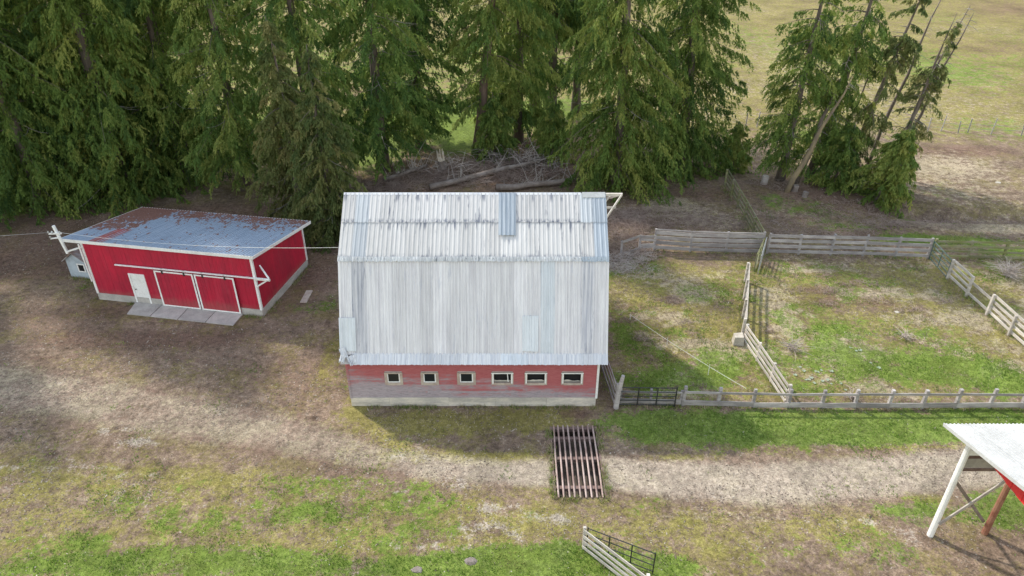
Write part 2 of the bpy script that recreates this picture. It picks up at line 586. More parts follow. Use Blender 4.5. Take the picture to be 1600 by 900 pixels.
GRASS = [  # px, py, rx, ry, weight
    (60, 885, 190, 26, .8), (300, 878, 170, 32, .85), (470, 888, 110, 28, .8), (200, 790, 120, 28, .5), (560, 790, 110, 28, .45), (330, 820, 110, 25, .55),
    (780, 880, 130, 30, 1.2), (890, 870, 70, 30, 1.1), (650, 890, 90, 25, 1.0), (470, 800, 70, 25, .55), (640, 760, 60, 22, .5), (700, 800, 60, 18, .4),
    (1020, 665, 90, 28, 1.05), (1140, 668, 120, 30, 1.0), (1270, 668, 140, 28, 1.15), (1420, 668, 150, 28, 1.2), (1560, 660, 100, 26, 1.1), (1000, 880, 70, 30, .9), (1070, 890, 60, 20, .7),
    (1430, 800, 80, 26, .75), (1570, 800, 70, 34, .9), (1340, 840, 60, 28, .45), (1400, 870, 60, 30, .5), (1200, 800, 60, 14, .3), (1540, 765, 60, 16, .6),
    (1000, 600, 60, 26, 1.0), (1090, 590, 75, 30, 1.1), (1130, 560, 50, 30, .8), (1000, 545, 55, 25, .75), (970, 510, 30, 25, .6), (1010, 500, 50, 20, .45),
    (1290, 560, 80, 45, .85), (1400, 575, 90, 35, .9), (1510, 575, 90, 40, 1.0), (1580, 600, 60, 30, .9), (1300, 510, 70, 26, .8), (1440, 520, 70, 24, .7), (1250, 610, 60, 18, .6), (1200, 560, 30, 40, .7),
    (1100, 450, 50, 16, .35), (1230, 440, 40, 14, .45), (1330, 430, 60, 12, .4), (1420, 420, 60, 12, .4), (1540, 425, 60, 22, .65), (1560, 480, 50, 20, .5), (1580, 395, 60, 10, .9), (1500, 376, 110, 9, 1.0), (1420, 372, 60, 8, .7),
    (1260, 330, 60, 20, .55), (1330, 355, 60, 10, .6), (1200, 315, 30, 10, .5), (720, 215, 45, 35, 1.0), (590, 240, 40, 30, 1.2), (430, 200, 90, 60, .9), (780, 190, 80, 30, 1.0), (880, 170, 80, 20, 1.0), (1290, 215, 90, 18, .9), (650, 180, 80, 40, 1.0),
    (130, 430, 30, 10, .45), (140, 445, 40, 10, .3), (460, 480, 60, 12, .35), (510, 470, 30, 20, .4), (530, 600, 30, 30, .35), (1480, 110, 110, 35, .75), (1560, 200, 120, 26, .55), (1480, 300, 90, 20, .35), (1180, 60, 60, 40, .5), (1580, 60, 60, 20, .4),
]
OLIVE = [(700, 660, 150, 25, 1.0), (860, 655, 70, 22, .9), (600, 700, 80, 35, .55), (760, 715, 120, 14, 1.0), (900, 750, 40, 20, .5), (560, 630, 30, 30, .9), (520, 560, 25, 50, .7), (420, 760, 180, 40, .6), (260, 740, 120, 22, .5), (100, 740, 100, 30, .35),
         (1000, 750, 70, 16, .5), (1050, 715, 90, 8, .75), (970, 800, 90, 16, .5), (1100, 820, 120, 26, .5), (1300, 830, 120, 35, .7), (300, 850, 300, 60, .5), (1450, 780, 60, 14, .7), (160, 470, 90, 20, .35), (440, 530, 90, 25, .35), (1200, 700, 200, 8, .5), (1450, 698, 140, 6, .6),
         (1040, 440, 80, 20, .4), (1000, 560, 80, 60, .5), (1300, 560, 300, 80, .45), (1120, 470, 60, 26, .5), (1380, 450, 200, 40, .5), (800, 870, 200, 40, .5), (600, 840, 150, 40, .55)]
STRAW = [(1085, 462, 45, 16, 1.0), (1060, 440, 60, 12, .6), (1210, 470, 40, 18, .9), (1230, 505, 35, 20, .9), (1360, 440, 40, 8, .4), (1420, 500, 60, 16, .6), (1520, 500, 60, 26, .85), (1570, 545, 40, 14, .7), (1400, 590, 40, 10, .5), (1180, 600, 40, 10, .4), (1290, 590, 50, 14, .6), (1240, 540, 40, 24, .6),
         (1520, 352, 90, 12, 1.1), (1590, 350, 60, 16, 1.1), (1430, 345, 40, 10, .6), (1060, 330, 90, 20, .7), (1130, 350, 60, 14, .5), (1250, 335, 70, 16, .4), (1040, 315, 40, 12, .6), (1480, 255, 120, 20, .5), (970, 410, 40, 30, .6), (1560, 120, 160, 20, .4),
         (1560, 180, 200, 50, .45), (1500, 290, 140, 40, .5), (1230, 100, 90, 80, .5), (1130, 805, 140, 12, .5), (560, 860, 40, 12, .4), (300, 770, 60, 16, .3), (520, 775, 30, 10, .6), (640, 700, 60, 12, .4)]
LITTER_AND_SHADE = [(60, 500, 160, 26, .5), (250, 535, 200, 22, .45), (30, 640, 120, 14, .5), (430, 500, 80, 30, .35), (260, 400, 260, 34, .9), (60, 400, 120, 40, .9), (490, 430, 60, 50, .7), (300, 345, 320, 30, 1.2), (700, 285, 240, 40, .6), (1100, 345, 110, 22, .4), (990, 330, 60, 40, .5), (1080, 305, 80, 16, .6), (1230, 300, 110, 24, .7), (1340, 320, 80, 24, .7), (1050, 400, 80, 14, .5),
          (980, 480, 40, 18, .6), (1050, 470, 30, 16, .7), (1300, 450, 70, 12, .7), (1300, 475, 50, 12, .6), (1400, 480, 50, 12, .6), (1340, 462, 60, 14, .6), (1160, 590, 30, 8, .3), (1490, 500, 40, 12, .4), (220, 530, 200, 16, .5), (470, 590, 60, 40, .5), (180, 480, 120, 16, .35), (520, 735, 80, 16, .55), (430, 715, 90, 14, .4), (120, 660, 120, 14, .4), (680, 780, 60, 20, .5), (620, 740, 50, 14, .4),  # the four track-side yard blobs paint treetop shadows; the rest is litter
          (1370, 365, 60, 10, .6), (1460, 238, 120, 16, .6), (1590, 12, 120, 16, .9), (1200, 130, 50, 40, .4), (1250, 350, 70, 12, .5), (985, 545, 20, 20, .4), (1090, 560, 30, 10, .5), (860, 230, 120, 40, .9), (1540, 235, 90, 12, .5), (900, 650, 40, 10, .5), (900, 645, 30, 8, .5), (1540, 850, 90, 30, .45)]
PALE = [(215, 690, 45, 9, 1.0), (170, 672, 40, 8, .7), (790, 795, 60, 12, .42), (850, 805, 50, 12, .5), (745, 790, 40, 10, .4), (770, 820, 60, 12, .4), (880, 815, 20, 12, .5), (620, 772, 14, 5, .9), (640, 782, 10, 4, .9), (645, 715, 50, 10, .6), (700, 755, 50, 14, .6), (620, 690, 50, 12, .3), (95, 730, 60, 10, .22), (40, 748, 40, 14, .25), (190, 752, 60, 12, .25), (340, 742, 80, 14, .22), (300, 780, 60, 14, .22), (240, 805, 40, 14, .35), (1420, 840, 24, 20, .5), (1350, 815, 60, 10, .5), (270, 850, 30, 8, .4), (700, 850, 60, 14, .35), (740, 825, 60, 10, .5)]
TRACK = [(-200, 575, 2.3), (0, 600, 2.3), (120, 620, 2.1), (250, 645, 1.9), (380, 665, 1.7), (480, 686, 1.4), (580, 716, 1.0), (690, 730, 1.0), (780, 738, .9), (860, 738, 1.0), (960, 738, 1.2), (1060, 748, 1.4), (1180, 754, 1.5), (1300, 750, 1.45), (1420, 740, 1.4), (1520, 730, 1.4), (1700, 715, 1.4)]


RUTS = [[(0, 545, .2), (150, 535, .2), (290, 540, .2), (380, 560, .2), (450, 600, .2)], [(40, 560, .2), (180, 552, .2), (300, 560, .2), (400, 590, .2), (455, 640, .2)],
        [(330, 520, .2), (400, 535, .2), (440, 560, .2), (430, 590, .2)], [(0, 620, .22), (160, 645, .22), (330, 690, .22), (480, 720, .22), (640, 742, .2)], [(0, 570, .22), (160, 592, .22), (330, 632, .22), (480, 668, .22), (620, 700, .2)],
        [(480, 610, .16), (470, 640, .16), (462, 668, .16)], [(960, 757, .2), (1100, 772, .22), (1250, 770, .22), (1420, 755, .22), (1600, 742, .22)], [(960, 712, .2), (1100, 722, .22), (1250, 722, .22), (1420, 712, .22), (1600, 702, .22)]]


def weights(X, Y):
    w = {}
    for n, L in (('grass', GRASS), ('olive', OLIVE), ('straw', STRAW), ('litter', LITTER_AND_SHADE), ('pale', PALE)):
        a = np.zeros_like(X)
        for (px, py, rx, ry, k) in L:
            a = a + k * blob(X, Y, px, py, rx, ry)
        w[n] = np.clip(a, 0, 1.25)
    w['track'] = strip(X, Y, TRACK) * (.62 + .38 * np.clip((X + 8) / 8, 0, 1))
    for L in RUTS:
        w['litter'] = np.maximum(w['litter'], .62 * strip(X, Y, L))
    # the wider country: pasture of green and straw
    far = np.clip((Y - 62) / 12, 0, 1)
    side = np.clip((np.abs(X) - 45) / 12, 0, 1)
    far = np.maximum(far, side)
    f1 = fbm(X * 0.5, Y, 0.05, 4)
    f2 = fbm(X * 0.35 + 40, Y, 0.09, 4)
    w['grass'] = np.maximum(w['grass'], far * np.clip((f1 - 0.42) * 3.0, 0.08, 0.5))
    w['olive'] = np.maximum(w['olive'], far * .8)
    w['litter'] = np.maximum(w['litter'], far * .42)
    w['straw'] = np.maximum(w['straw'], far * np.clip((f2 - 0.46) * 2.6, 0.05, 0.5))
    w['litter'] = np.maximum(w['litter'], far * np.clip((fbm(X * 0.4 + 9, Y + 31, 0.07, 3) - 0.58) * 4, 0, 0.8))
    # corral and lower yard carry a thin uneven sward of their own
    cor = np.clip((X - 4.8) / 1.5, 0, 1) * np.clip((Y - 28.3) / .8, 0, 1) * np.clip((46 - Y) / 4, 0, 1)
    g1, g2 = fbm(X + 5, Y * 1.6, .22, 4), fbm(X + 77, Y * 1.7, .3, 4)
    w['olive'] = np.maximum(w['olive'], cor * .72)
    w['grass'] = np.maximum(w['grass'], cor * np.clip((g1 - .36) * 2.6, .15, .7))
    w['straw'] = np.maximum(w['straw'], cor * np.clip((g2 - .40) * 3.2, .1, .8))
    lowy = np.clip((25.5 - Y - .10 * (X + 10)) / 3, 0, 1) * np.clip((X + 60) / 5, 0, 1) * np.clip((14 - X) / 5, 0, 1)
    w['olive'] = np.maximum(w['olive'], lowy * .65)
    w['grass'] = np.maximum(w['grass'], lowy * np.clip((g1 - .38) * 3, .05, .62))
    w['pale'] = np.maximum(w['pale'], lowy * np.clip((g2 - .52) * 3, 0, .42))
    near = np.clip((13 - Y) / 4, 0, 1)
    w['grass'] = np.maximum(w['grass'], near * 0.8)
    w['grass'] = w['grass'] * (1 - 0.75 * w['track']) * (1 - .22 * cor)
    return w


def hump(X, Y, x, y, rx, ry, h):
    return h * np.exp(-((X - x) / rx) ** 2 - ((Y - y) / ry) ** 2)


PIT = (1.93, 4.07, 22.15, 26.7)


def terrain(X, Y):
    Z = (fbm(X, Y, 0.16, 3) - 0.5) * 0.16
    flat = np.exp(-(((X + 20.5) / 9) ** 2 + ((Y - 40) / 6.5) ** 2) ** 3) + np.exp(-(((X + 1.9) / 8.5) ** 2 + ((Y - 32) / 7) ** 2) ** 3) + np.exp(-(((X - 3) / 2.4) ** 2 + ((Y - 24.4) / 3.2) ** 2) ** 3)
    Z = Z * np.clip(1 - flat, 0, 1)
    Z = Z + hump(X, Y, -4, 60, 8, 3.5, 0.6) + hump(X, Y, 8.5, 46.8, 2.4, 2.6, 0.35) + hump(X, Y, 24, 55, 6, 3, 0.35)
    # creek bank at the far right
    Z = Z - 0.9 * np.clip((X - 27) / 6, 0, 1) * np.exp(-((Y - 51.5 + 0.03 * (X - 33)) / 1.3) ** 2)
    Z = Z + np.clip((Y - 120) / 400, 0, 1) ** 2 * 10
    return Z


def tz(x, y):
    return float(terrain(np.array([float(x)]), np.array([float(y)]))[0])


def axis(lo, hi, stepv, far_lo, far_hi, extra):
    a = list(np.arange(lo, hi + 1e-6, stepv))
    d, x = stepv, hi
    while x < far_hi:
        d *= 1.13
        x += d
        a.append(x)
    d, x = stepv, lo
    while x > far_lo:
        d *= 1.13
        x -= d
        a.append(x)
    for e in extra:
        a = [q for q in a if abs(q - e) > stepv * 0.45] + [e]
    return np.array(sorted(a))


def build_ground():
    xs = axis(-40, 46, 0.21, -900, 900, PIT[:2])
    ys = axis(14, 60, 0.21, -60, 1400, PIT[2:])
    X, Y = np.meshgrid(xs, ys)
    Z = terrain(X, Y)
    w = weights(X.ravel(), Y.ravel())
    nx, ny = len(xs), len(ys)
    i = (np.arange(ny - 1)[:, None] * nx + np.arange(nx - 1)[None, :]).ravel()
    F = np.stack([i, i + 1, i + nx + 1, i + nx], 1)
    cx = (X[:-1, :-1] + X[1:, 1:]).ravel() / 2
    cy = (Y[:-1, :-1] + Y[1:, 1:]).ravel() / 2
    hole = (cx > PIT[0]) & (cx < PIT[1]) & (cy > PIT[2]) & (cy < PIT[3])
    F = F[~hole]
    one = np.ones(len(w['grass']))
    A = np.stack([w['grass'], w['olive'], w['straw'], one], 1)
    B = np.stack([w['litter'], w['pale'], w['track'], one], 1)
    me = fast_mesh('ground', np.stack([X.ravel(), Y.ravel(), Z.ravel()], 1), F, 'ground', {'wa': ('FLOAT_COLOR', A), 'wb': ('FLOAT_COLOR', B)}, True)
    tag(link('ground', me), kind='structure')


def ground_mat():
    m, t, b = new_mat('ground')
    wa = nn(t, 'ShaderNodeAttribute', attribute_name='wa')
    wb = nn(t, 'ShaderNodeAttribute', attribute_name='wb')
    sa, sb = nn(t, 'ShaderNodeSeparateColor'), nn(t, 'ShaderNodeSeparateColor')
    t.links.new(wa.outputs['Color'], sa.inputs[0])
    t.links.new(wb.outputs['Color'], sb.inputs[0])
    P = world_coords(t)
    n_f = noise(t, 6.5, 5, 0.82, P)
    n_ff = noise(t, 16.0, 3, 0.85, P)

    def crumb(a, b_, off):
        mp = nn(t, 'ShaderNodeMapping')
        mp.inputs['Location'].default_value = (off, off * .7, 0)
        t.links.new(P, mp.inputs[0])
        u, v_ = noise(t, a, 3, 0.65, mp.outputs[0]), noise(t, b_, 3, 0.75, mp.outputs[0])
        return mth(t, 'ADD', mth(t, 'MULTIPLY', u, 0.55), mth(t, 'MULTIPLY', v_, 0.45))
    n_a = crumb(0.9, 6.0, 3.0)
    n_b = crumb(1.6, 8.0, 17.0)
    n_c = crumb(0.45, 5.0, 31.0)

    def mask(w, n, lo=0.45, hi=0.75, amp=0.9):
        return step(t, mth(t, 'ADD', w, mth(t, 'MULTIPLY', mth(t, 'SUBTRACT', n, 0.5), amp)), lo, hi)
    c = ramp(t, n_b, [(0.36, (0.118, 0.082, 0.060)), (0.50, (0.205, 0.146, 0.108)), (0.64, (0.305, 0.228, 0.170))])
    # thin moss and dead turf over the bare earth everywhere
    c = mixc(t, mth(t, 'MULTIPLY', step(t, n_c, 0.48, 0.57), 0.55), c, (0.205, 0.172, 0.060))
    olive = ramp(t, n_f, [(0.3, (0.145, 0.130, 0.034)), (0.7, (0.310, 0.270, 0.088))])
    c = mixc(t, mth(t, 'MULTIPLY', mask(sa.outputs[1], n_a, 0.35, 0.85, 3.2), 0.85), c, olive)
    litter = ramp(t, n_f, [(0.3, (0.090, 0.052, 0.040)), (0.7, (0.230, 0.145, 0.110))])  # litter colour, also used for the painted treetop shadows
    c = mixc(t, mth(t, 'MULTIPLY', mask(sb.outputs[0], n_b, 0.35, 0.85, 3.2), 0.75), c, litter)
    straw = ramp(t, n_f, [(0.3, (0.27, 0.215, 0.145)), (0.7, (0.47, 0.40, 0.285))])
    c = mixc(t, mth(t, 'MULTIPLY', mask(sa.outputs[2], n_b, 0.40, 0.90, 3.6), 0.75), c, straw)
    gravel = ramp(t, n_f, [(0.3, (0.315, 0.26, 0.205)), (0.7, (0.50, 0.43, 0.355))])
    c = mixc(t, mth(t, 'MULTIPLY', mask(sb.outputs[2], n_c, 0.25, 1.05, 2.0), 0.72), c, gravel)
    pale = ramp(t, n_ff, [(0.3, (0.30, 0.26, 0.225)), (0.7, (0.47, 0.42, 0.37))])
    c = mixc(t, mth(t, 'MULTIPLY', mask(sb.outputs[1], n_b, 0.45, 1.0, 4.5), 0.65), c, pale)
    grass = ramp(t, n_f, [(0.25, (0.080, 0.132, 0.022)), (0.55, (0.140, 0.205, 0.036)), (0.8, (0.230, 0.265, 0.075))])
    c = mixc(t, mth(t, 'MULTIPLY', mask(sa.outputs[0], n_a, 0.38, 0.82, 3.6), 0.85), c, grass)
    n_w = noise(t, 0.22, 5, 0.78, world_coords(t, (1, 1, 1)), 0.3)
    c = mixc(t, 1.0, c, mth(t, 'ADD', mth(t, 'MULTIPLY', n_w, 1.5), 0.22), 'MULTIPLY')
    n_m = noise(t, 3.2, 3, 0.75, P)
    spk = mth(t, 'MULTIPLY', mth(t, 'ADD', mth(t, 'MULTIPLY', n_ff, 2.2), -0.1), mth(t, 'ADD', mth(t, 'MULTIPLY', n_m, 1.7), 0.15))
    c = mixc(t, 1.0, c, spk, 'MULTIPLY')
    # loose pale stones and crumbs
    peb = nn(t, 'ShaderNodeTexVoronoi')
    peb.inputs['Scale'].default_value = 5.0
    t.links.new(P, peb.inputs['Vector'])
    c = mixc(t, mth(t, 'MULTIPLY', step(t, peb.outputs['Distance'], 0.17, 0.10), step(t, n_b, 0.52, 0.62)), c, (0.46, 0.41, 0.36))
    t.links.new(c, b.inputs['Base Color'])
    b.inputs['Roughness'].default_value = 1.0
    b.inputs['Specular IOR Level'].default_value = 0.1
    bump(t, b, mth(t, 'ADD', n_f, mth(t, 'MULTIPLY', n_ff, 0.5)), 0.7, 0.08)
    return m


M['ground'] = ground_mat()
build_ground()

# pit under the cattle guard
pm = MB()
x0, x1, y0, y1 = PIT
pm.add([(x0, y0, 0.004), (x1, y0, 0.004), (x1, y1, 0.004), (x0, y1, 0.004), (x0, y0, -0.6), (x1, y0, -0.6), (x1, y1, -0.6), (x0, y1, -0.6)],
       [(4, 5, 6, 7), (0, 4, 7, 3), (1, 2, 6, 5), (0, 1, 5, 4), (3, 7, 6, 2)])
tag(pm.build('ground_pit', 'soil'), kind='structure')


# ------------------------------------------------------------------ corrugated sheets
def sheet_mesh(name, width, length, ribs, depth, rows=5, ragged=0.0, warp=0.004, seed=0, rib_w=0.45):
    """a ribbed sheet lying in local x (across) / y (down the slope), ribs standing up along z"""
    r = np.random.default_rng(seed)
    prof = []
    p = width / ribs
    for i in range(ribs):
        x = i * p
        prof += [(x, 0), (x + p * (0.5 - rib_w / 2), 0), (x + p * (0.5 - rib_w / 4), depth), (x + p * (0.5 + rib_w / 4), depth), (x + p * (0.5 + rib_w / 2), 0)]
    prof.append((width, 0))
    V, F = [], []
    n = len(prof)
    for j in range(rows + 1):
        y = length * j / rows
        for (x, z) in prof:
            dy = r.uniform(-ragged, ragged) if j == rows else 0
            V.append((x, y + dy, z + r.normal(0, warp) * (0.3 if j in (0,) else 1)))
    for j in range(rows):
        for i in range(n - 1):
            a = j * n + i
            F.append((a, a + n, a + n + 1, a + 1))
    me = bpy.data.meshes.new(name)
    me.from_pydata(V, [], F)
    me.materials.append(M['sheet_low'])
    return me


def slope_frame(x, a, b, lift=0.0, jit=0.0):
    """matrix whose x runs along world x, y down the slope from a=(Y,Z) to b=(Y,Z)"""
    d = Vector((0, b[0] - a[0], b[1] - a[1])).normalized()
    ex = Vector((1, 0, 0))
    nz = ex.cross(d)
    if nz.z < 0:
        ex, nz = -ex, -nz
    o = Vector((x, a[0], a[1])) + nz * lift
    m = Matrix.Identity(4)
    for i in range(3):
        m[i][0], m[i][1], m[i][2], m[i][3] = ex[i], d[i], nz[i], o[i]
    if jit:
        m = m @ Matrix.Rotation(jit, 4, 'Z')
    return m


def place_sheet(me, mat, parent, mtx, name='roof_sheet'):
    o = bpy.data.objects.new(name, me)
    COL.objects.link(o)
    o.parent = parent
    if mtx[0][0] < 0:                      # frame turned round: shift so that the sheet still starts at its x
        mtx = Matrix.Translation((max(v.co.x for v in me.vertices), 0, 0)) @ mtx
    o.matrix_local = Matrix.Translation(-world_loc(parent)) @ mtx
    o.material_slots[0].link = 'OBJECT'
    o.material_slots[0].material = M[mat]
    return o


# ------------------------------------------------------------------ the barn
BX0, BX1 = -8.14, 4.22            # wall ends
BY0, BYR = 28.30, 33.00           # front wall, ridge
BY1 = 2 * BYR - BY0
RX0, RX1 = -8.36, 4.63            # roof ends
EAVE, FLARE, BREAK, SEAM, RIDGE = (27.93, 2.93), (28.27, 3.30), (30.20, 7.54), (31.78, 8.735), (33.00, 9.66)

barn = root('gambrel_barn', ((BX0 + BX1) / 2, BYR, 0), 'old gambrel barn with patched pale metal roof and faded red board wall', 'barn')


def mirror(p):
    return (2 * BYR - p[0], p[1])


# decking under the sheets: one closed gambrel shell
pro = [EAVE, FLARE, BREAK, RIDGE, mirror(BREAK), mirror(FLARE), mirror(EAVE)]
inn = [(y + (0.0 if abs(y - BYR) < 0.01 else (0.10 if y < BYR else -0.10)), z - (0.10 if abs(y - BYR) < 0.01 else 0.06)) for y, z in pro]
dk = MB()
for k in range(6):
    a, b, c, d = pro[k], pro[k + 1], inn[k + 1], inn[k]
    q = [(RX0 + 0.03, p[0], p[1] - 0.035) for p in (a, b, c, d)]
    dk.prism(q, (RX1 - RX0 - 0.06, 0, 0))
dk.build('roof_deck', 'grey_wood', barn)

NS = 20
SW = (RX1 - RX0) / NS


def dist(a, b):
    return math.hypot(a[0] - b[0], a[1] - b[1])


def kv(n, *a, **k):
    return [sheet_mesh(n, *a, seed=i * 7 + len(n), **k) for i in range(4)]


up_a = kv('upper_sheet', SW + 0.03, dist(RIDGE, SEAM) + 0.10, 3, 0.016, ragged=0.02, warp=0.0015)
up_b = kv('middle_sheet', SW + 0.03, dist(SEAM, BREAK) + 0.07, 3, 0.016, ragged=0.025, warp=0.0015)
low = kv('lower_sheet', SW + 0.03, dist(BREAK, FLARE) + 0.02, 4, 0.030, rows=7, ragged=0.012, warp=0.003, rib_w=0.6)
eav = kv('eave_sheet', SW + 0.03, dist(FLARE, EAVE) + 0.06, 3, 0.026, rows=2, ragged=0.018, warp=0.005)
for i in range(NS):
    x = RX0 + i * SW
    j = lambda s: random.uniform(-s, s)
    blue_up = i in (1,) or i >= 18
    place_sheet(random.choice(up_b), 'sheet_blue' if i == 19 else ('sheet_slate' if i == 1 else 'sheet_mid'), barn, slope_frame(x, SEAM, BREAK, 0.006 + 0.004 * (i % 2), j(0.004)))
    place_sheet(random.choice(up_a), 'sheet_blue' if i == 19 else ('sheet_slate' if i in (1, 18) else 'sheet_top'), barn, slope_frame(x, RIDGE, SEAM, 0.030 + 0.004 * (i % 2), j(0.005)))
    place_sheet(random.choice(low), 'sheet_pale_blue' if i == 15 else ('sheet_dark' if i in (1, 18) else 'sheet_low'), barn, slope_frame(x, (BREAK[0], BREAK[1] - 0.04), FLARE, 0.012 + 0.005 * (i % 2), j(0.002)))
    if i > 0:
        place_sheet(random.choice(eav), 'sheet_pale_blue' if i in (12, 13) else 'sheet_eave', barn, slope_frame(x, FLARE, EAVE, 0.028 + 0.004 * (i % 2), j(0.012)))
# newer blue patch sheet laid over the seam, and a short patch low on the steep slope
pb = sheet_mesh('patch_sheet', 0.84, 2.35, 4, 0.03, 3, 0.01, 0.003, 3)
place_sheet(pb, 'sheet_blue', barn, slope_frame(-0.66, RIDGE, BREAK, 0.075), 'patch_sheet')
pb2 = sheet_mesh('patch_sheet', 0.78, 1.75, 3, 0.03, 3, 0.03, 0.004, 4)
t0 = 0.60
pa = (BREAK[0] + (FLARE[0] - BREAK[0]) * t0, BREAK[1] + (FLARE[1] - BREAK[1]) * t0)
place_sheet(pb2, 'sheet_pale_blue', barn, slope_frame(0.50, pa, FLARE, 0.055), 'patch_sheet')
pb3 = sheet_mesh('patch_sheet', 0.80, 1.65, 3, 0.02, 3, 0.03, 0.006, 6)
pa = (BREAK[0] + (FLARE[0] - BREAK[0]) * 0.62, BREAK[1] + (FLARE[1] - BREAK[1]) * 0.62)
place_sheet(pb3, 'sheet_pale_blue', barn, slope_frame(RX0 - 0.02, pa, FLARE, 0.055, 0.01), 'patch_sheet')
# flattened flashing over the break, crumpled here and there; ridge cap
fl = kv('flashing', 1.32, 0.24, 8, 0.012, rows=2, ragged=0.03, warp=0.010)
M['flashing'] = sheet_mat('stained_flashing', (0.58, 0.58, 0.59), (0.42, 0.42, 0.44), (0.18, 0.19, 0.22), None, 1.0, 0.05, 0.6)
for i in range(10):
    place_sheet(fl[i % 4], 'sheet_blue' if i == 9 else 'flashing', barn, slope_frame(RX0 + i * (RX1 - RX0) / 10, (BREAK[0] + 0.045, BREAK[1] + 0.035), (BREAK[0] - 0.10, BREAK[1] - 0.16), 0.052, random.uniform(-.008, .008)), 'flashing')
for i in range(2):
    x = RX0 + (0.0 if i == 0 else RX1 - RX0 - 1.15)
    L = RX1 - RX0 - 1.2 if i == 0 else 1.15
    cp = MB()
    ww = 0.10 if i == 0 else 0.24
    z = RIDGE[1] + (0.055 if i == 0 else 0.075)
    sl = (RIDGE[1] - BREAK[1]) / (RIDGE[0] - BREAK[0])
    cp.prism([(x, BYR - ww, z - ww * sl), (x, BYR, z), (x, BYR + ww, z - ww * sl), (x, BYR + ww, z - ww * sl - .012), (x, BYR, z - .014), (x, BYR - ww, z - ww * sl - .012)], (L, 0, 0))
    cp.build('ridge_cap', 'white_steel' if i else 'sheet_eave', barn)
# torn sheet ends hanging at the front left corner
for k, (x, z, L, a, wd) in enumerate([(-8.42, 3.62, 0.55, 0.35, 0.3), (-8.30, 3.30, 0.46, -0.25, 0.26), (-8.06, 3.24, 0.42, 0.45, 0.28), (-7.86, 3.26, 0.40, 0.12, 0.26)]):
    me = sheet_mesh('torn_sheet', wd, L, 2, 0.025, 3, 0.07, 0.02, 20 + k)
    place_sheet(me, 'sheet_eave', barn, slope_frame(x, (28.27 + (z - 3.3) * .45 - 0.04, z), (27.95, 2.9), 0.06 + 0.01 * k, a), 'torn_sheet')
# back roof, out of sight
for a, b in ((RIDGE, BREAK), (BREAK, FLARE), (FLARE, EAVE)):
    me = sheet_mesh('back_roof', RX1 - RX0, dist(a, b), 60, 0.03, 2)
    place_sheet(me, 'sheet_low', barn, slope_frame(RX0, mirror(a), mirror(b), 0.02), 'back_roof')

# front wall: limewashed foot, lapped boards cut round six windows
WIN = [(-6.21, -5.57), (-4.41, -3.78), (-2.60, -1.93), (-0.90, -0.06), (0.76, 1.62), (2.58, 3.42)]
WZ0, WZ1 = 1.50, 2.06
core = MB()
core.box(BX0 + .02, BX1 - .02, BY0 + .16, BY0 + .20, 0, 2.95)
core.build('dark_backing', 'interior', barn)  # near-black sheet behind the windows stands in for the unlit inside
x = BX0 - 0.03
while x < BX1 - 0.1:
    L = min(random.uniform(1.9, 3.2), BX1 + 0.03 - x)
    if BX1 + 0.03 - x - L < 0.5:
        L = BX1 + 0.03 - x
    z0 = -0.15
    for hgt in (0.40, 0.30):
        mb = MB()
        mb.box(x + .004, x + L - .004, BY0 - 0.045 - random.uniform(0, .015) + (0.008 if z0 > 0 else 0), BY0 + .15, z0, z0 + hgt - 0.006)
        mb.build('foot_board', 'limewash', barn)
        z0 += hgt
    x += L
z = 0.55
BH = 0.138
FR = 0.13
while z < 2.95:
    zt = z + BH
    cuts = []
    for (a, b) in WIN:
        if zt > WZ0 - FR + .01 and z < WZ1 + 0.05:
            cuts.append((a - FR * .8, b + FR * .8))
    xs = [BX0] + [q for c in cuts for q in c] + [BX1]
    for k in range(0, len(xs), 2):
        a, b = xs[k], xs[k + 1]
        segs = [a]
        if b - a > 5:
            n = 3
            segs += sorted(a + (b - a) * (q + random.uniform(-.12, .12)) / n for q in range(1, n))
        segs.append(b)
        for u, v in zip(segs[:-1], segs[1:]):
            mb = MB()
            o = random.uniform(-.003, .003)
            mb.hexa([(u + .003, BY0 - .034 + o, z), (v - .003, BY0 - .034 + o, z), (v - .003, BY0 + .0, z), (u + .003, BY0 + .0, z)],
                    [(u + .003, BY0 - .010 + o, zt + .012), (v - .003, BY0 - .010 + o, zt + .012), (v - .003, BY0 + .0, zt + .012), (u + .003, BY0 + .0, zt + .012)])
            mb.build('board', 'barn_board', barn)
    z = zt
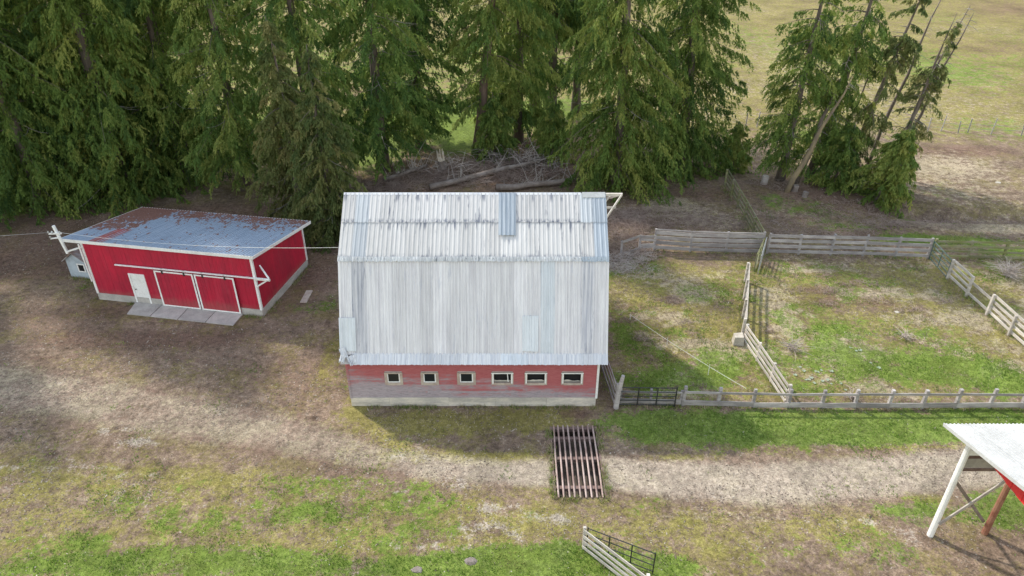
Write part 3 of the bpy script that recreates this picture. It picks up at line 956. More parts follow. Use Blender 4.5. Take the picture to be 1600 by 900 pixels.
# sheathing closes the wall behind the boards, leaving the window openings
sh = MB()
xs = [BX0] + [q for c in WIN for q in c] + [BX1]
for k in range(0, len(xs), 2):
    sh.box(xs[k], xs[k + 1], BY0 + .002, BY0 + .03, 0.5, 2.95)
for a, b in WIN:
    sh.box(a, b, BY0 + .002, BY0 + .03, 0.5, WZ0)
    sh.box(a, b, BY0 + .002, BY0 + .03, WZ1, 2.95)
sh.build('sheathing', 'grey_wood', barn)
for k, (a, b) in enumerate(WIN):
    fr = MB()
    mat = 'weathered_frame'
    w = FR
    yf = BY0 - 0.055
    fr.box(a - w, b + w, yf, BY0 + .028, WZ1, WZ1 + .07)
    fr.box(a - w, a, yf + .004, BY0 + .028, WZ0 - w, WZ1)
    fr.box(b, b + w, yf + .004, BY0 + .028, WZ0 - w, WZ1)
    fr.box(a, b, yf - .012, BY0 + .028, WZ0 - w * 1.1, WZ0)
    win = fr.build('window', mat, barn)
    if k < 3:
        s = MB()
        t = 0.055
        s.box(a + .002, b - .002, BY0 - .02, BY0 + .02, WZ0 + .002, WZ0 + t)
        s.box(a + .002, a + t, BY0 - .02, BY0 + .02, WZ0 + t, WZ1 - .002)
        s.box(b - t * 1.2, b - .002, BY0 - .02, BY0 + .02, WZ0 + t, WZ1 - .002)
        s.build('sash', 'white_paint', win)
        p = MB()
        p.box(a + t, b - t, BY0 + .001, BY0 + .006, WZ0 + t, WZ1 - .003)
        p.build('pane', 'glass', win)
    else:
        # sash gone: dark opening with a leftover white head trim; one keeps a hanging strip of glass
        hd = MB()
        hd.box(a - w, b + w, yf - .012, yf - .002, WZ1 + .006, WZ1 + .06)
        hd.box(a - .085, a - .015, yf - .008, yf + .002, WZ0 - .04, WZ1)
        hd.box(b + .015, b + .085, yf - .008, yf + .002, WZ0 - .04, WZ1)
        hd.build('trim', 'white_paint', win)
        if k == 3:
            p = MB()
            p.hexa([(b - .16, BY0 + .02, WZ0), (b - .11, BY0 + .02, WZ0), (b - .11, BY0 + .035, WZ0), (b - .16, BY0 + .035, WZ0)],
                   [(b - .19, BY0 + .02, WZ1), (b - .15, BY0 + .02, WZ1), (b - .15, BY0 + .035, WZ1), (b - .19, BY0 + .035, WZ1)])
            p.build('broken_sash', 'white_paint', win)
        p = MB()
        pts = [(a, WZ0)]
        n = 6
        for q in range(n + 1):
            pts.append((a + (b - a) * q / n, WZ0 + random.uniform(.04, .13)))
        pts.append((b, WZ0))
        p.prism([(u, BY0 + .05, v) for u, v in pts], (0, .012, 0))
        p.build('sill_straw', 'limewash', win)
tr = MB()
tr.box(BX1 - .01, BX1 + .10, BY0 - .06, BY0 + .08, .50, 2.93)
tr.build('corner_trim', 'white_paint', barn)
tr = MB()
tr.box(BX0 - .06, BX0 + .05, BY0 - .052, BY0 + .08, .50, 2.90)
tr.build('corner_trim', 'barn_board', barn)
for a, b, mat in ((-7.9, -6.9, 'grey_wood'), (-6.8, -4.4, 'white_paint'), (-4.3, -2.4, 'grey_wood'), (-2.3, .6, 'white_paint'), (0.7, 3.2, 'white_paint'), (3.3, 4.2, 'barn_board')):
    s = MB()
    s.box(a, b, BY0 - .075, BY0 - .045, 2.78 + random.uniform(-.02, .02), 2.885)
    s.build('fascia', mat, barn)
# gable walls and back wall
for xx, sgn in ((BX0, -1), (BX1, 1)):
    pts = [(BY0, 0), (BY1, 0), (BY1, 3.1), (mirror(BREAK)[0] - .1, BREAK[1] - .15), (BYR, RIDGE[1] - .18), (BREAK[0] + .1, BREAK[1] - .15), (BY0, 3.1)]
    g = MB()
    g.prism([(xx - sgn * .12, y + (.16 if y == BY0 else 0), z) for y, z in pts], (sgn * .115, 0, 0))
    gw = g.build('gable_wall', 'grey_wood', barn)
    yb = BY0 + .2
    lap = MB()
    z = .5
    while z < 9.2:
        zt = z + .2
        zz = min(zt, 9.3)
        if zz < 3.1:
            ya = BY0
        elif zz < BREAK[1] - .15:
            ya = BY0 + (zz - 3.1) / (BREAK[1] - 3.25) * (BREAK[0] + .1 - BY0)
        else:
            ya = BREAK[0] + .1 + (zz - BREAK[1] + .15) / (RIDGE[1] - BREAK[1] - .03) * (BYR - BREAK[0] - .1)
        yb = 2 * BYR - ya
        lap.hexa([(xx, ya + .06, z), (xx + sgn * .03, ya + .06, z), (xx + sgn * .03, yb - .06, z), (xx, yb - .06, z)],
                 [(xx, ya + .06, zt), (xx + sgn * .008, ya + .06, zt), (xx + sgn * .008, yb - .06, zt), (xx, yb - .06, zt)])
        z = zt
    lap.build('siding', 'barn_board', gw)
bw = MB()
bw.box(BX0 + .13, BX1 - .13, BY1 - .12, BY1 - .01, 0, 3.0)
bw.build('back_wall', 'barn_board', barn)
# hay hood frame left at the right end of the ridge
hh = MB()
tip = Vector((5.45, 33.0, 9.60))
hh.beam((RX1 - .1, 33.0, 9.60), (5.50, 33.0, 9.60), .10, .14)
hh.build('hood_beam', 'pale_wood', barn)
for s in (-1, 1):
    e = (RX1 - 0.02, 33.0 + s * 1.08, 8.80)
    b_ = MB()
    b_.beam(tip + Vector((0, s * .06, .0)), e, .05, .12)
    b_.build('hood_rafter', 'pale_wood', barn)
    c_ = MB()
    c_.beam((RX1 - .06, 33.0 + s * .62, 9.17), (5.12, 33.0 + s * .62, 9.17), .05, .10)
    c_.build('hood_lookout', 'pale_wood', barn)
    d_ = MB()
    d_.beam((RX1 + .02, 33.0 + s * .28, 9.34), (4.82, 33.0 + s * .04, 9.50), .04, .09)
    d_.build('hood_strut', 'pale_wood', barn)

# ------------------------------------------------------------------ the red shed
S0 = Vector((-15.19, 36.61, 0))
SA = R(-10.4)
EX = Vector((math.cos(SA), math.sin(SA), 0))        # along the front, left to right
EY = Vector((-math.sin(SA), math.cos(SA), 0))       # towards the back
SWD, SDP = 11.05, 6.40
HF, HB = 4.16, 3.05


def S(u, v, z):
    """u from the right front corner leftwards negative, v back, z up"""
    p = S0 + EX * u + EY * v
    return (p.x, p.y, z)


def sbox(mb, u0, u1, v0, v1, z0, z1):
    return mb.hexa([S(u0, v0, z0), S(u1, v0, z0), S(u1, v1, z0), S(u0, v1, z0)], [S(u0, v0, z1), S(u1, v0, z1), S(u1, v1, z1), S(u0, v1, z1)])


shed = root('red_shed', tuple(S0), 'red shed with white trim, sliding doors and rusting blue-grey metal roof', 'shed')


def roofz(v):
    return HF + (HB - HF) * v / SDP


fd = MB()
sbox(fd, -SWD - .06, .06, -.06, SDP + .06, -.2, .48)
fd.build('foundation', 'concrete', shed)
# vertical wall boards
bwid = SWD / 44
for k in range(44):
    u0 = -SWD + k * bwid
    z0 = .482
    if -8.40 < u0 + bwid / 2 < -7.44:
        z0 = 2.05
    mb = MB()
    o = random.uniform(0, .008)
    sbox(mb, u0 + .003, u0 + bwid - .003, -.02 - o, .03, z0, roofz(0) - .05)
    mb.build('wall_board', 'red_paint', shed)
nb = 26
for k in range(nb):
    v0, v1 = SDP * k / nb, SDP * (k + 1) / nb
    for u, nm in ((0, 1), (-SWD, -1)):
        mb = MB()
        o = random.uniform(0, .008)
        ua, ub = (u - .03, u + .02 + o) if nm > 0 else (u - .02 - o, u + .03)
        mb.hexa([S(ua, v0 + .003, .482), S(ub, v0 + .003, .482), S(ub, v1 - .003, .482), S(ua, v1 - .003, .482)],
                [S(ua, v0 + .003, roofz(v0) - .06), S(ub, v0 + .003, roofz(v0) - .06), S(ub, v1 - .003, roofz(v1) - .06), S(ua, v1 - .003, roofz(v1) - .06)])
        mb.build('wall_board', 'red_paint', shed)
cb = MB()
cb.hexa([S(-SWD + .04, .035, .4), S(-.04, .035, .4), S(-.04, SDP, .4), S(-SWD + .04, SDP, .4)], [S(-SWD + .04, .035, HF - .1), S(-.04, .035, HF - .1), S(-.04, SDP, HB - .1), S(-SWD + .04, SDP, HB - .1)])
cb.build('wall_core', 'red_paint', shed)
for (u, v) in ((.01, -.01), (-SWD - .01, -.01), (.01, SDP + .01)):
    mb = MB()
    sbox(mb, u - .07, u + .07, v - .07, v + .07, .46, roofz(v) - .07)
    mb.build('corner_trim', 'white_paint', shed)
# roof: deck, fascia, sheets
OV_L, OV_R, OV_F, OV_B = 1.30, .20, .12, 1.0
rd = MB()
va, vb = -OV_F, SDP + OV_B
rd.hexa([S(-SWD - OV_L, va, roofz(va) - .04), S(OV_R, va, roofz(va) - .04), S(OV_R, vb, roofz(vb) - .04), S(-SWD - OV_L, vb, roofz(vb) - .04)],
        [S(-SWD - OV_L, va, roofz(va) + .03), S(OV_R, va, roofz(va) + .03), S(OV_R, vb, roofz(vb) + .03), S(-SWD - OV_L, vb, roofz(vb) + .03)])
rd.build('roof_deck', 'white_paint', shed)
NSH = 16
rw = SWD + OV_L + OV_R
shw = rw / NSH
rl = math.hypot(vb - va, roofz(va) - roofz(vb)) + .06
smesh = [sheet_mesh('shed_sheet', shw + .02, rl, 4, .034, 4, .015, .002, 60 + i, .5) for i in range(2)]
dz = Vector((0, 0, roofz(vb) - roofz(va)))
dirv = (EY * (vb - va) + dz).normalized()
nrm = EX.cross(dirv)
# baked sheet coordinates: x along the front from the right end, y up the roof from the front edge
for k in range(NSH):
    me = smesh[k % 2].copy()
    u0 = -SWD - OV_L + k * shw
    for v_ in me.vertices:
        v_.co.x += u0
    o = bpy.data.objects.new('roof_sheet', me)
    COL.objects.link(o)
    o.parent = shed
    org = Vector(S(0, va - .03, roofz(va) + .042 + .003 * (k % 2))) - S0
    m = Matrix.Identity(4)
    for i in range(3):
        m[i][0], m[i][1], m[i][2], m[i][3] = EX[i], dirv[i], nrm[i], org[i]
    o.matrix_local = m
    o.material_slots[0].link = 'OBJECT'
    o.material_slots[0].material = M['shed_roof']
rp = sheet_mesh('primed_sheet', 1.0, 2.7, 4, .026, 2, .01, .002, 71, .5)
o = bpy.data.objects.new('primed_sheet', rp)
COL.objects.link(o)
o.parent = shed
m2 = m.copy()
org = Vector(S(-SWD + .62, va - .02, roofz(va) + .062)) - S0
for i in range(3):
    m2[i][3] = org[i]
o.matrix_local = m2
o.material_slots[0].link = 'OBJECT'
o.material_slots[0].material = M['red_primer']
for (u0, u1, v0, v1) in ((-SWD - OV_L - .03, OV_R + .03, va - .045, va - .002), (-SWD - OV_L - .03, OV_R + .03, vb + .002, vb + .045)):
    mb = MB()
    sbox(mb, u0, u1, v0, v1, roofz(v0) - .15, roofz(v0) + .045)
    mb.build('fascia', 'white_paint', shed)
for u in (-SWD - OV_L - .015, OV_R + .015):
    mb = MB()
    mb.beam(S(u, va, roofz(va) - .05), S(u, vb, roofz(vb) - .05), .035, .19)
    mb.build('fascia', 'white_paint', shed)
# walk-in door
dr = MB()
sbox(dr, -8.36, -7.50, -.035, .02, .08, 2.06)
door = dr.build('door', 'white_paint', shed)
mb = MB()
sbox(mb, -8.47, -8.365, -.075, .02, .02, 2.06)
sbox(mb, -7.495, -7.39, -.075, .02, .02, 2.06)
sbox(mb, -8.47, -7.39, -.078, .02, 2.063, 2.17)
mb.build('door_frame', 'white_paint', door)
mb = MB()
sbox(mb, -8.27, -7.56, -.048, -.036, .10, .48)
mb.build('kick_plate', 'concrete', door)
mb = MB()
mb.tube([S(-8.24, -.10, 1.05), S(-8.24, -.03, 1.05)], .035, 8)
mb.build('handle', 'dark_metal', door)
# two sliding doors on a rail
for (u0, u1) in ((-6.55, -3.98), (-3.90, -1.32)):
    d = MB()
    nbd = 9
    sbox(d, u0, u1, -.14, -.10, .12, 2.62)
    dd = d.build('sliding_door', 'red_paint', shed)
    for q in range(nbd):
        a, b = u0 + .1 + (u1 - u0 - .2) * q / nbd, u0 + .1 + (u1 - u0 - .2) * (q + 1) / nbd
        mb = MB()
        sbox(mb, a + .004, b - .004, -.152 - random.uniform(0, .004), -.142, .21, 2.53)
        mb.build('door_board', 'red_paint', dd)
    mb = MB()
    sbox(mb, u0, u0 + .10, -.165, -.142, .12, 2.62)
    sbox(mb, u1 - .10, u1, -.165, -.142, .12, 2.62)
    sbox(mb, u0 + .102, u1 - .102, -.163, -.142, .12, .21)
    sbox(mb, u0 + .102, u1 - .102, -.163, -.142, 2.53, 2.62)
    mb.build('door_trim', 'white_paint', dd)
    for q in (.22, .78):
        mb = MB()
        uu = u0 + (u1 - u0) * q
        sbox(mb, uu - .05, uu + .05, -.19, -.167, 2.45, 2.80)
        mb.build('hanger', 'dark_metal', dd)
mb = MB()
sbox(mb, -9.10, .95, -.20, -.10, 2.735, 2.79)
mb.build('door_rail', 'white_paint', shed)
bk = MB()
bk.beam(S(.02, -.12, 2.72), S(1.02, -.12, 2.72), .10, .13)
bk.beam(S(.05, -.12, 2.15), S(.80, -.12, 2.66), .08, .08)
bk.beam(S(.95, -.10, 2.80), S(.12, .55, 3.25), .08, .08)
bk.build('rail_bracket', 'white_paint', shed)
# weatherhead bracket at the left eave
mb = MB()
mb.beam(S(-SWD - .06, -.2, 3.95), S(-SWD - .06, -.2, 2.9), .07, .07)
mb.tube([S(-SWD - .06, -.22, 4.0), S(-SWD - .03, -.22, 2.4), S(-SWD - .02, -.2, 1.4)], .04, 6)
mb.build('conduit', 'white_paint', shed)

for k in range(4):
    u0 = -8.55 + k * 1.83
    mb = MB()
    v0 = -1.32
    mb.hexa([S(u0 + .02 + .25 * (k == 0), v0, -.1), S(u0 + 1.80, v0, -.1), S(u0 + 1.80, -.075, -.1), S(u0 + .02, -.075, -.1)], [S(u0 + .02 + .25 * (k == 0), v0, .045), S(u0 + 1.80, v0, .045), S(u0 + 1.80, -.075, .10), S(u0 + .02, -.075, .10)])
    o = mb.build('apron_slab', 'concrete', origin=S(u0 + .9, -.7, 0))
    tag(o, ['worn concrete slab in front of the white shed door', 'second concrete slab from the left before the shed, under the left sliding door edge', 'third concrete slab from the left before the shed sliding doors', 'rightmost concrete slab in front of the right sliding door'][k], 'slab', 'concrete apron slabs before the shed')

# service mast at the shed's left eave with its cross arm
mast = root('service_mast', S(-SWD - OV_L - .08, -.1, 3.4), 'white wooden service mast with cross arm at the left end of the red shed', 'mast')
mb = MB()
mb.beam(S(-SWD - 1.0, -.24, 3.30), S(-SWD - 1.32, -.24, 5.15), .13, .13, up=(0, 1, 0))
mb.build('post', 'white_paint', mast)
mb = MB()
mb.beam(S(-SWD - 1.75, -.34, 4.62), S(-SWD - .85, -.34, 4.72), .07, .09)
mb.build('cross_arm', 'white_paint', mast)
mb = MB()
mb.beam(S(-SWD - 1.02, -.24, 3.42), S(-SWD - .05, -.10, 3.75), .09, .09)
mb.beam(S(-SWD - 1.75, -.32, 4.28), S(-SWD - 1.15, -.32, 4.40), .07, .07)
mb.build('brace', 'white_paint', mast)
for u, z in ((-1.72, 4.70), (-1.45, 4.73), (-.92, 4.79), (-1.70, 4.38)):
    mb = MB()
    mb.tube([S(-SWD + u, -.36, z - .06), S(-SWD + u, -.36, z + .02), S(-SWD + u, -.36, z + .10)], [.03, .06, .03], 8)
    mb.build('insulator', 'silver_metal', mast)


def cable(name, a, b, sag, r, mat, label, cat, n=18):
    a, b = Vector(a), Vector(b)
    pts = []
    for i in range(n + 1):
        t = i / n
        p = a.lerp(b, t)
        p.z -= sag * 4 * t * (1 - t)
        pts.append(p)
    mb = MB()
    mb.tube(pts, r, 5)
    return tag(mb.build(name, mat, origin=tuple(a)), label, cat)


cable('overhead_cable', S(-SWD - .92, -.38, 4.80), (RX0 - .02, 30.66, 7.86), .35, .008, 'rope', 'pale overhead wire running from the shed mast to the barn', 'wire')
cable('overhead_cable', S(-SWD - 1.72, -.38, 4.72), (-52, 36.5, 5.6), .5, .009, 'wire', 'dark service cable running left out of view from the shed mast', 'wire')

# little pale blue hut behind the shed
hx, hy = -28.55, 42.0
hut = root('pump_hut', (hx, hy, 0), 'tiny pale blue hut with brown roof beside the red shed', 'hut')


def hutp(u, v, z):
    p = Vector((hx, hy, 0)) + EX * u + EY * v
    return (p.x, p.y, z)


mb = MB()
hw, hd_, hz = .72, .75, 1.35
mb.hexa([hutp(-hw, -hd_, -.1), hutp(hw, -hd_, -.1), hutp(hw, hd_, -.1), hutp(-hw, hd_, -.1)], [hutp(-hw, -hd_, hz), hutp(hw, -hd_, hz), hutp(hw, hd_, hz), hutp(-hw, hd_, hz)])
mb.prism([hutp(-hw, -hd_, hz), hutp(hw, -hd_, hz), hutp(0, -hd_, hz + .5)], Vector(hutp(0, hd_, 0)) - Vector(hutp(0, -hd_, 0)))
mb.build('wall', 'hut_blue', hut)
for s in (-1, 1):
    mb = MB()
    q = [hutp(s * (hw + .18), -hd_ - .16, hz - .14), hutp(0, -hd_ - .16, hz + .54), hutp(0, hd_ + .16, hz + .54), hutp(s * (hw + .18), hd_ + .16, hz - .14)]
    mb.prism(q if s < 0 else q[::-1], (0, 0, .06))
    mb.build('roof', 'hut_roof', hut)
mb = MB()
for (a, b, c, d) in ((.02, .10, .48, 1.10), (.50, .58, .48, 1.10), (.102, .498, 1.02, 1.10), (.102, .498, .48, .55)):
    mb.hexa([hutp(a, -hd_ - .03, c), hutp(b, -hd_ - .03, c), hutp(b, -hd_ + .02, c), hutp(a, -hd_ + .02, c)], [hutp(a, -hd_ - .03, d), hutp(b, -hd_ - .03, d), hutp(b, -hd_ + .02, d), hutp(a, -hd_ + .02, d)])
wd = mb.build('window', 'white_paint', hut)
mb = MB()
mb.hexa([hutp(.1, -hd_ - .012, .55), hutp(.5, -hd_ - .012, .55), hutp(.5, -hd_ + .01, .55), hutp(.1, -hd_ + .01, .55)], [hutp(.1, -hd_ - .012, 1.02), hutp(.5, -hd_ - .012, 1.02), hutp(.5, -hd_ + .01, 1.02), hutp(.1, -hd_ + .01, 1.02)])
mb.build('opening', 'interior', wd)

# plank lying between shed and barn
a, b = G(474, 474), G(484, 455)
mb = MB()
mb.beam((a[0], a[1], .05), (b[0], b[1], .05), .42, .05)
tag(mb.build('loose_plank', 'weathered_frame', origin=(a[0], a[1], 0)), 'short pale plank lying on the dirt between shed and barn', 'plank')


# ------------------------------------------------------------------ fences and gates
def fence(name, label, pts, post_h, rails, rail_h, mat, post_mat=None, spacing=2.2, post_w=.14, jitter=.03, thick=.035, side=1, skip=(), sag=.02, taper=None, cat='fence'):
    """board fence along pts (world x, y): posts every spacing metres, rails = list of centre heights"""
    rt = root(name, (pts[0][0], pts[0][1], tz(*pts[0])), label, cat)
    spots = []
    for (ax, ay), (bx, by) in zip(pts[:-1], pts[1:]):
        L = math.hypot(bx - ax, by - ay)
        n = max(1, round(L / spacing))
        for i in range(n):
            t = i / n
            spots.append((ax + (bx - ax) * t, ay + (by - ay) * t))
    spots.append(pts[-1])
    r = random.Random(name + label)
    for (x, y) in spots:
        z = tz(x, y)
        mb = MB()
        lean = (r.uniform(-jitter, jitter), r.uniform(-jitter, jitter))
        h = post_h + r.uniform(-.05, .06)
        mb.beam((x, y, z - .25), (x + lean[0] * h, y + lean[1] * h, z + h), post_w, post_w * r.uniform(.8, 1.1), up=(0, 1, 0))
        mb.build('post', post_mat or mat, rt)
    for k, ((ax, ay), (bx, by)) in enumerate(zip(spots[:-1], spots[1:])):
        d = Vector((bx - ax, by - ay, 0)).normalized()
        nrm_ = Vector((d.y, -d.x, 0)) * side * (post_w / 2 + thick / 2 + .004)
        for q, h in enumerate(rails):
            if (k, q) in skip:
                continue
            hh_ = rail_h[q] if hasattr(rail_h, '__len__') else rail_h
            mb = MB()
            o = nrm_ + d * .0
            j1, j2 = r.uniform(-sag, sag), r.uniform(-sag, sag)
            mb.beam(Vector((ax, ay, tz(ax, ay) + h + j1)) + o + d * .004, Vector((bx, by, tz(bx, by) + h + j2)) + o - d * .004, thick, hh_)
            mb.build('rail', mat, rt)
    return rt


def tube_gate(name, label, a, b, height, nrails, nverts, mat, z0=.12, r=.026, brace=False):
    ax, ay = a
    bx, by = b
    rt = root(name, (ax, ay, tz(ax, ay)), label, 'gate')
    A, B = Vector((ax, ay, tz(ax, ay))), Vector((bx, by, tz(bx, by)))
    for q in range(nrails):
        z = z0 + (height - z0) * q / (nrails - 1)
        mb = MB()
        mb.tube([A + Vector((0, 0, z)), B + Vector((0, 0, z))], r, 6)
        mb.build('rail', mat, rt)
    for q in range(nverts):
        p = A.lerp(B, q / (nverts - 1))
        mb = MB()
        ext = .05 if q in (0, nverts - 1) else 0
        mb.tube([p + Vector((0, 0, (z0 - .10) if ext else z0)), p + Vector((0, 0, height + ext))], r * 1.25, 6)
        mb.build('upright', mat, rt)
    if brace:
        mb = MB()
        mb.tube([A + Vector((0, 0, z0)), B + Vector((0, 0, height))], r * .9, 6)
        mb.build('brace', mat, rt)
    return rt


FY = 28.22
front = [(8.71, FY + .12), (14.02, FY - .08), (27.6, FY - .12)]
fence('rail_fence', 'low grey two-rail fence along the near edge of the corral', front, 1.18, (.24, .93), (.30, .13), 'grey_wood', spacing=1.74, post_w=.15, jitter=.06, side=1, sag=.03)
fence('plank_fence', 'short low grey plank fence behind the black gate by the barn corner', [(5.55, FY + .22), (8.60, FY + .16)], .95, (.24, .84), (.30, .10), 'grey_wood', spacing=1.6, post_w=.12, sag=.02)
tube_gate('tube_gate', 'black tubular gate against the low fence beside the barn', (5.42, FY + .02), (8.28, FY - .02), 1.22, 5, 4, 'dark_metal')
# boards running back along the barn from the corner post
cf = fence('corner_fence', 'dark weathered boards running back beside the barn wall from the corner post', [(5.28, 28.1), (4.95, 31.2), (4.75, 34.5)], 1.55, (.3, .75, 1.2, 1.52), .17, 'grey_wood', spacing=2.4, post_w=.15, side=-1)
mb = MB()
mb.tube([(5.28, 28.12, -.2), (5.34, 28.1, 1.1), (5.48, 28.05, 2.1)], [.15, .13, .09], 7)
tag(mb.build('gate_post', 'grey_wood', origin=(5.28, 28.12, 0)), 'thick leaning weathered post at the near right corner of the barn', 'post')

bk0, bk1 = G(1022, 392)[:2], G(1190, 395)[:2]
bk2, bk3 = G(1448, 404)[:2], G(1680, 409)[:2]
fence('board_fence', 'tall close-boarded grey fence across the back of the corral, left of the open gate', [bk0, bk1], 1.62, (.22, .60, .98, 1.36, 1.60), (.25, .27, .27, .27, .10), 'grey_wood', spacing=2.5, sag=.012, side=1)
fence('board_fence', 'long grey four-board fence across the back of the corral, right of the open gate', [(bk1[0] + .35, bk1[1] - .02), bk2], 1.58, (.25, .66, 1.07, 1.45), .22, 'grey_wood', spacing=2.4, sag=.012, side=1)
fence('board_fence', 'greenish grey four-board fence continuing right from the green gate', [(bk2[0] + .3, bk2[1] + .05), bk3], 1.45, (.25, .62, 1.0, 1.36), .15, 'mossy_wood', spacing=2.4, sag=.012, side=1)
bkl = G(970, 402)[:2]
fence('broken_fence', 'collapsed low end of the back fence sinking into brambles behind the barn', [bkl, G(998, 394)[:2], (bk0[0] - .05, bk0[1])], 1.1, (.2, .5, .8, 1.1), .18, 'grey_wood', spacing=1.6, sag=.08, jitter=.12, side=1, skip=((0, 1), (0, 2)))
fence('mossy_fence', 'mossy board fence running from the back fence up to the cedars', [(bk1[0] + .05, bk1[1] + .3), G(1163, 345)[:2], G(1132, 292)[:2]], 1.5, (.25, .62, 1.0, 1.38), .17, 'mossy_wood', spacing=2.4, side=1)
tube_gate('open_gate', 'silver tubular gate standing open below the back fence', (bk1[0] + .05, bk1[1] - .25), G(1184, 428)[:2], 1.35, 6, 3, 'silver_metal', brace=True)
tube_gate('open_gate', 'second pale tubular gate folded beside the silver one', (bk1[0] - .1, bk1[1] - .3), G(1178, 424)[:2], 1.3, 5, 3, 'mossy_wood', r=.035)
i0, i1, i2 = G(1164, 440)[:2], G(1158, 530)[:2], (14.02, FY + .18)
fence('pen_fence', 'pale board fence seen edge on in the middle of the corral', [i0, i1], 1.42, (.22, .60, .98, 1.36), .16, 'pale_wood', spacing=2.3, side=-1, jitter=.01)
fence('pen_fence', 'bright four-rail board fence slanting down to the front fence', [(i1[0] + .12, i1[1] - .25), i2], 1.25, (.20, .52, .84, 1.16), .15, 'pale_wood', spacing=2.1, side=1, jitter=.02)
r0, r1 = G(1480, 436)[:2], G(1700, 640)[:2]
fence('pen_fence', 'bright four-board fence slanting down to the right edge of the corral', [r0, r1], 1.42, (.25, .62, 1.0, 1.36), .17, 'pale_wood', spacing=2.35, side=-1, jitter=.02, skip=((1, 3), (1, 1)))
tube_gate('pipe_gate', 'green tubular gate between the back fence and the slanting right fence', (bk2[0] + .1, bk2[1] - .1), (r0[0] - .05, r0[1] + .1), 1.35, 5, 3, 'green_metal', r=.03)
# block of concrete where the two pen fences meet
bx_, by_, _ = G(1152, 536)
mb = MB()
mb.hexa([(bx_ - .32, by_ - .23, -.05), (bx_ + .32, by_ - .29, -.05), (bx_ + .35, by_ + .27, -.05), (bx_ - .27, by_ + .27, -.05)], [(bx_ - .26, by_ - .2, .52), (bx_ + .23, by_ - .26, .56), (bx_ + .27, by_ + .21, .60), (bx_ - .23, by_ + .23, .54)])
tag(mb.build('stone_block', 'stone', origin=(bx_, by_, 0)), 'pale squared block at the joint of the two pen fences', 'block')
# electric fence tape
a, b = G(985, 492, .35), G(1166, 607, .8)
tp = cable('fence_wire', a, b, .12, .009, 'rope', 'thin white fence wire stretched across the left part of the corral', 'wire', 14)
for k, t in enumerate((0.0, .36, .72)):
    p = Vector(a).lerp(Vector(b), t)
    mb = MB()
    mb.tube([(p.x, p.y, -.1), (p.x, p.y, p.z + .06)], .014, 5)
    tag(mb.build('wire_stake', 'rope', origin=(p.x, p.y, 0)), ['thin stake at the far end of the white fence wire', 'thin stake in the middle of the white fence wire', 'thin stake near the front fence holding the white wire'][k], 'stake', 'stakes of the white fence wire')

# bottom: pale rail fence with a dark gate
fence('pen_fence', 'pale four-rail fence at the bottom edge of the picture', [(2.90, 19.45), (5.05, 17.25), (7.2, 15.05)], 1.25, (.18, .5, .82, 1.16), .14, 'pale_wood', spacing=3.0, side=1, jitter=.01, post_w=.12)
tube_gate('tube_gate', 'dark tubular gate swung open beside the pale rail fence at the bottom', (3.02, 19.50), (5.50, 18.30), 1.15, 4, 4, 'dark_metal', r=.022)

# cattle guard
cg = root('cattle_guard', (3.0, 24.4, 0), 'cattle guard of pale steel pipes over a pit in the gravel track', 'cattle guard')
for k in range(9):
    x = 2.02 + k * .245
    mb = MB()
    mb.tube([(x + random.uniform(-.02, .02), 22.10, .05), (x, 24.4, .052), (x + random.uniform(-.03, .03), 26.72, .05)], .042, 7)
    mb.build('pipe', 'rust_pipe', cg)
for y in (22.75, 24.55, 25.9, 26.6):
    mb = MB()
    mb.box(1.90, 4.10, y - .09, y + .09, -.17, .005)
    mb.build('cross_beam', 'rust_beam', cg)
for (x0_, x1_) in ((1.85, 1.93), (4.07, 4.15)):
    mb = MB()
    mb.box(x0_, x1_, 22.1, 26.72, -.2, .012)
    mb.build('side_beam', 'rust_beam', cg)

# ------------------------------------------------------------------ open pole barn at the right edge
pbn = root('pole_barn', (17.25, 20.1, 0), 'open pole barn with white metal roof and red gable at the right edge', 'barn')
YE, ZE, YRG = 21.25, 5.0, 15.2
PSL = .262
ZR = ZE + (YE - YRG) * PSL
PX0, PX1 = 16.88, 27.9
psm = [sheet_mesh('pole_barn_sheet', .92, math.hypot(YE - YRG, ZR - ZE), 6, .035, 2, .0, .001, 80 + i, .5) for i in range(2)]
for k in range(12):
    for s in (0, 1):
        A_, B_ = (YRG, ZR), ((YE, ZE) if s == 0 else (2 * YRG - YE, ZE))
        x = PX0 + k * .918
        place_sheet(psm[k % 2], 'white_steel', pbn, slope_frame(x, A_, B_, .03 + .003 * (k % 2)))
rk = MB()
for s in (-1, 1):
    rk.prism([(PX0 + .04, YRG, ZR + .02), (PX0 + .04, YRG - s * (YE - YRG - .03), ZE + .028), (PX0 + .04, YRG - s * (YE - YRG - .03), ZE - .07), (PX0 + .04, YRG, ZR - .08)], (PX1 - PX0 - .1, 0, 0))
rk.build('roof_deck', 'white_paint', pbn)
for s in (-1, 1):
    mb = MB()
    mb.beam((PX0 - .01, YRG + s * .01, ZR + .0), (PX0 - .01, YRG + s * (YE - YRG + .02), ZE), .03, .14)
    mb.build('rake_trim', 'white_steel', pbn)
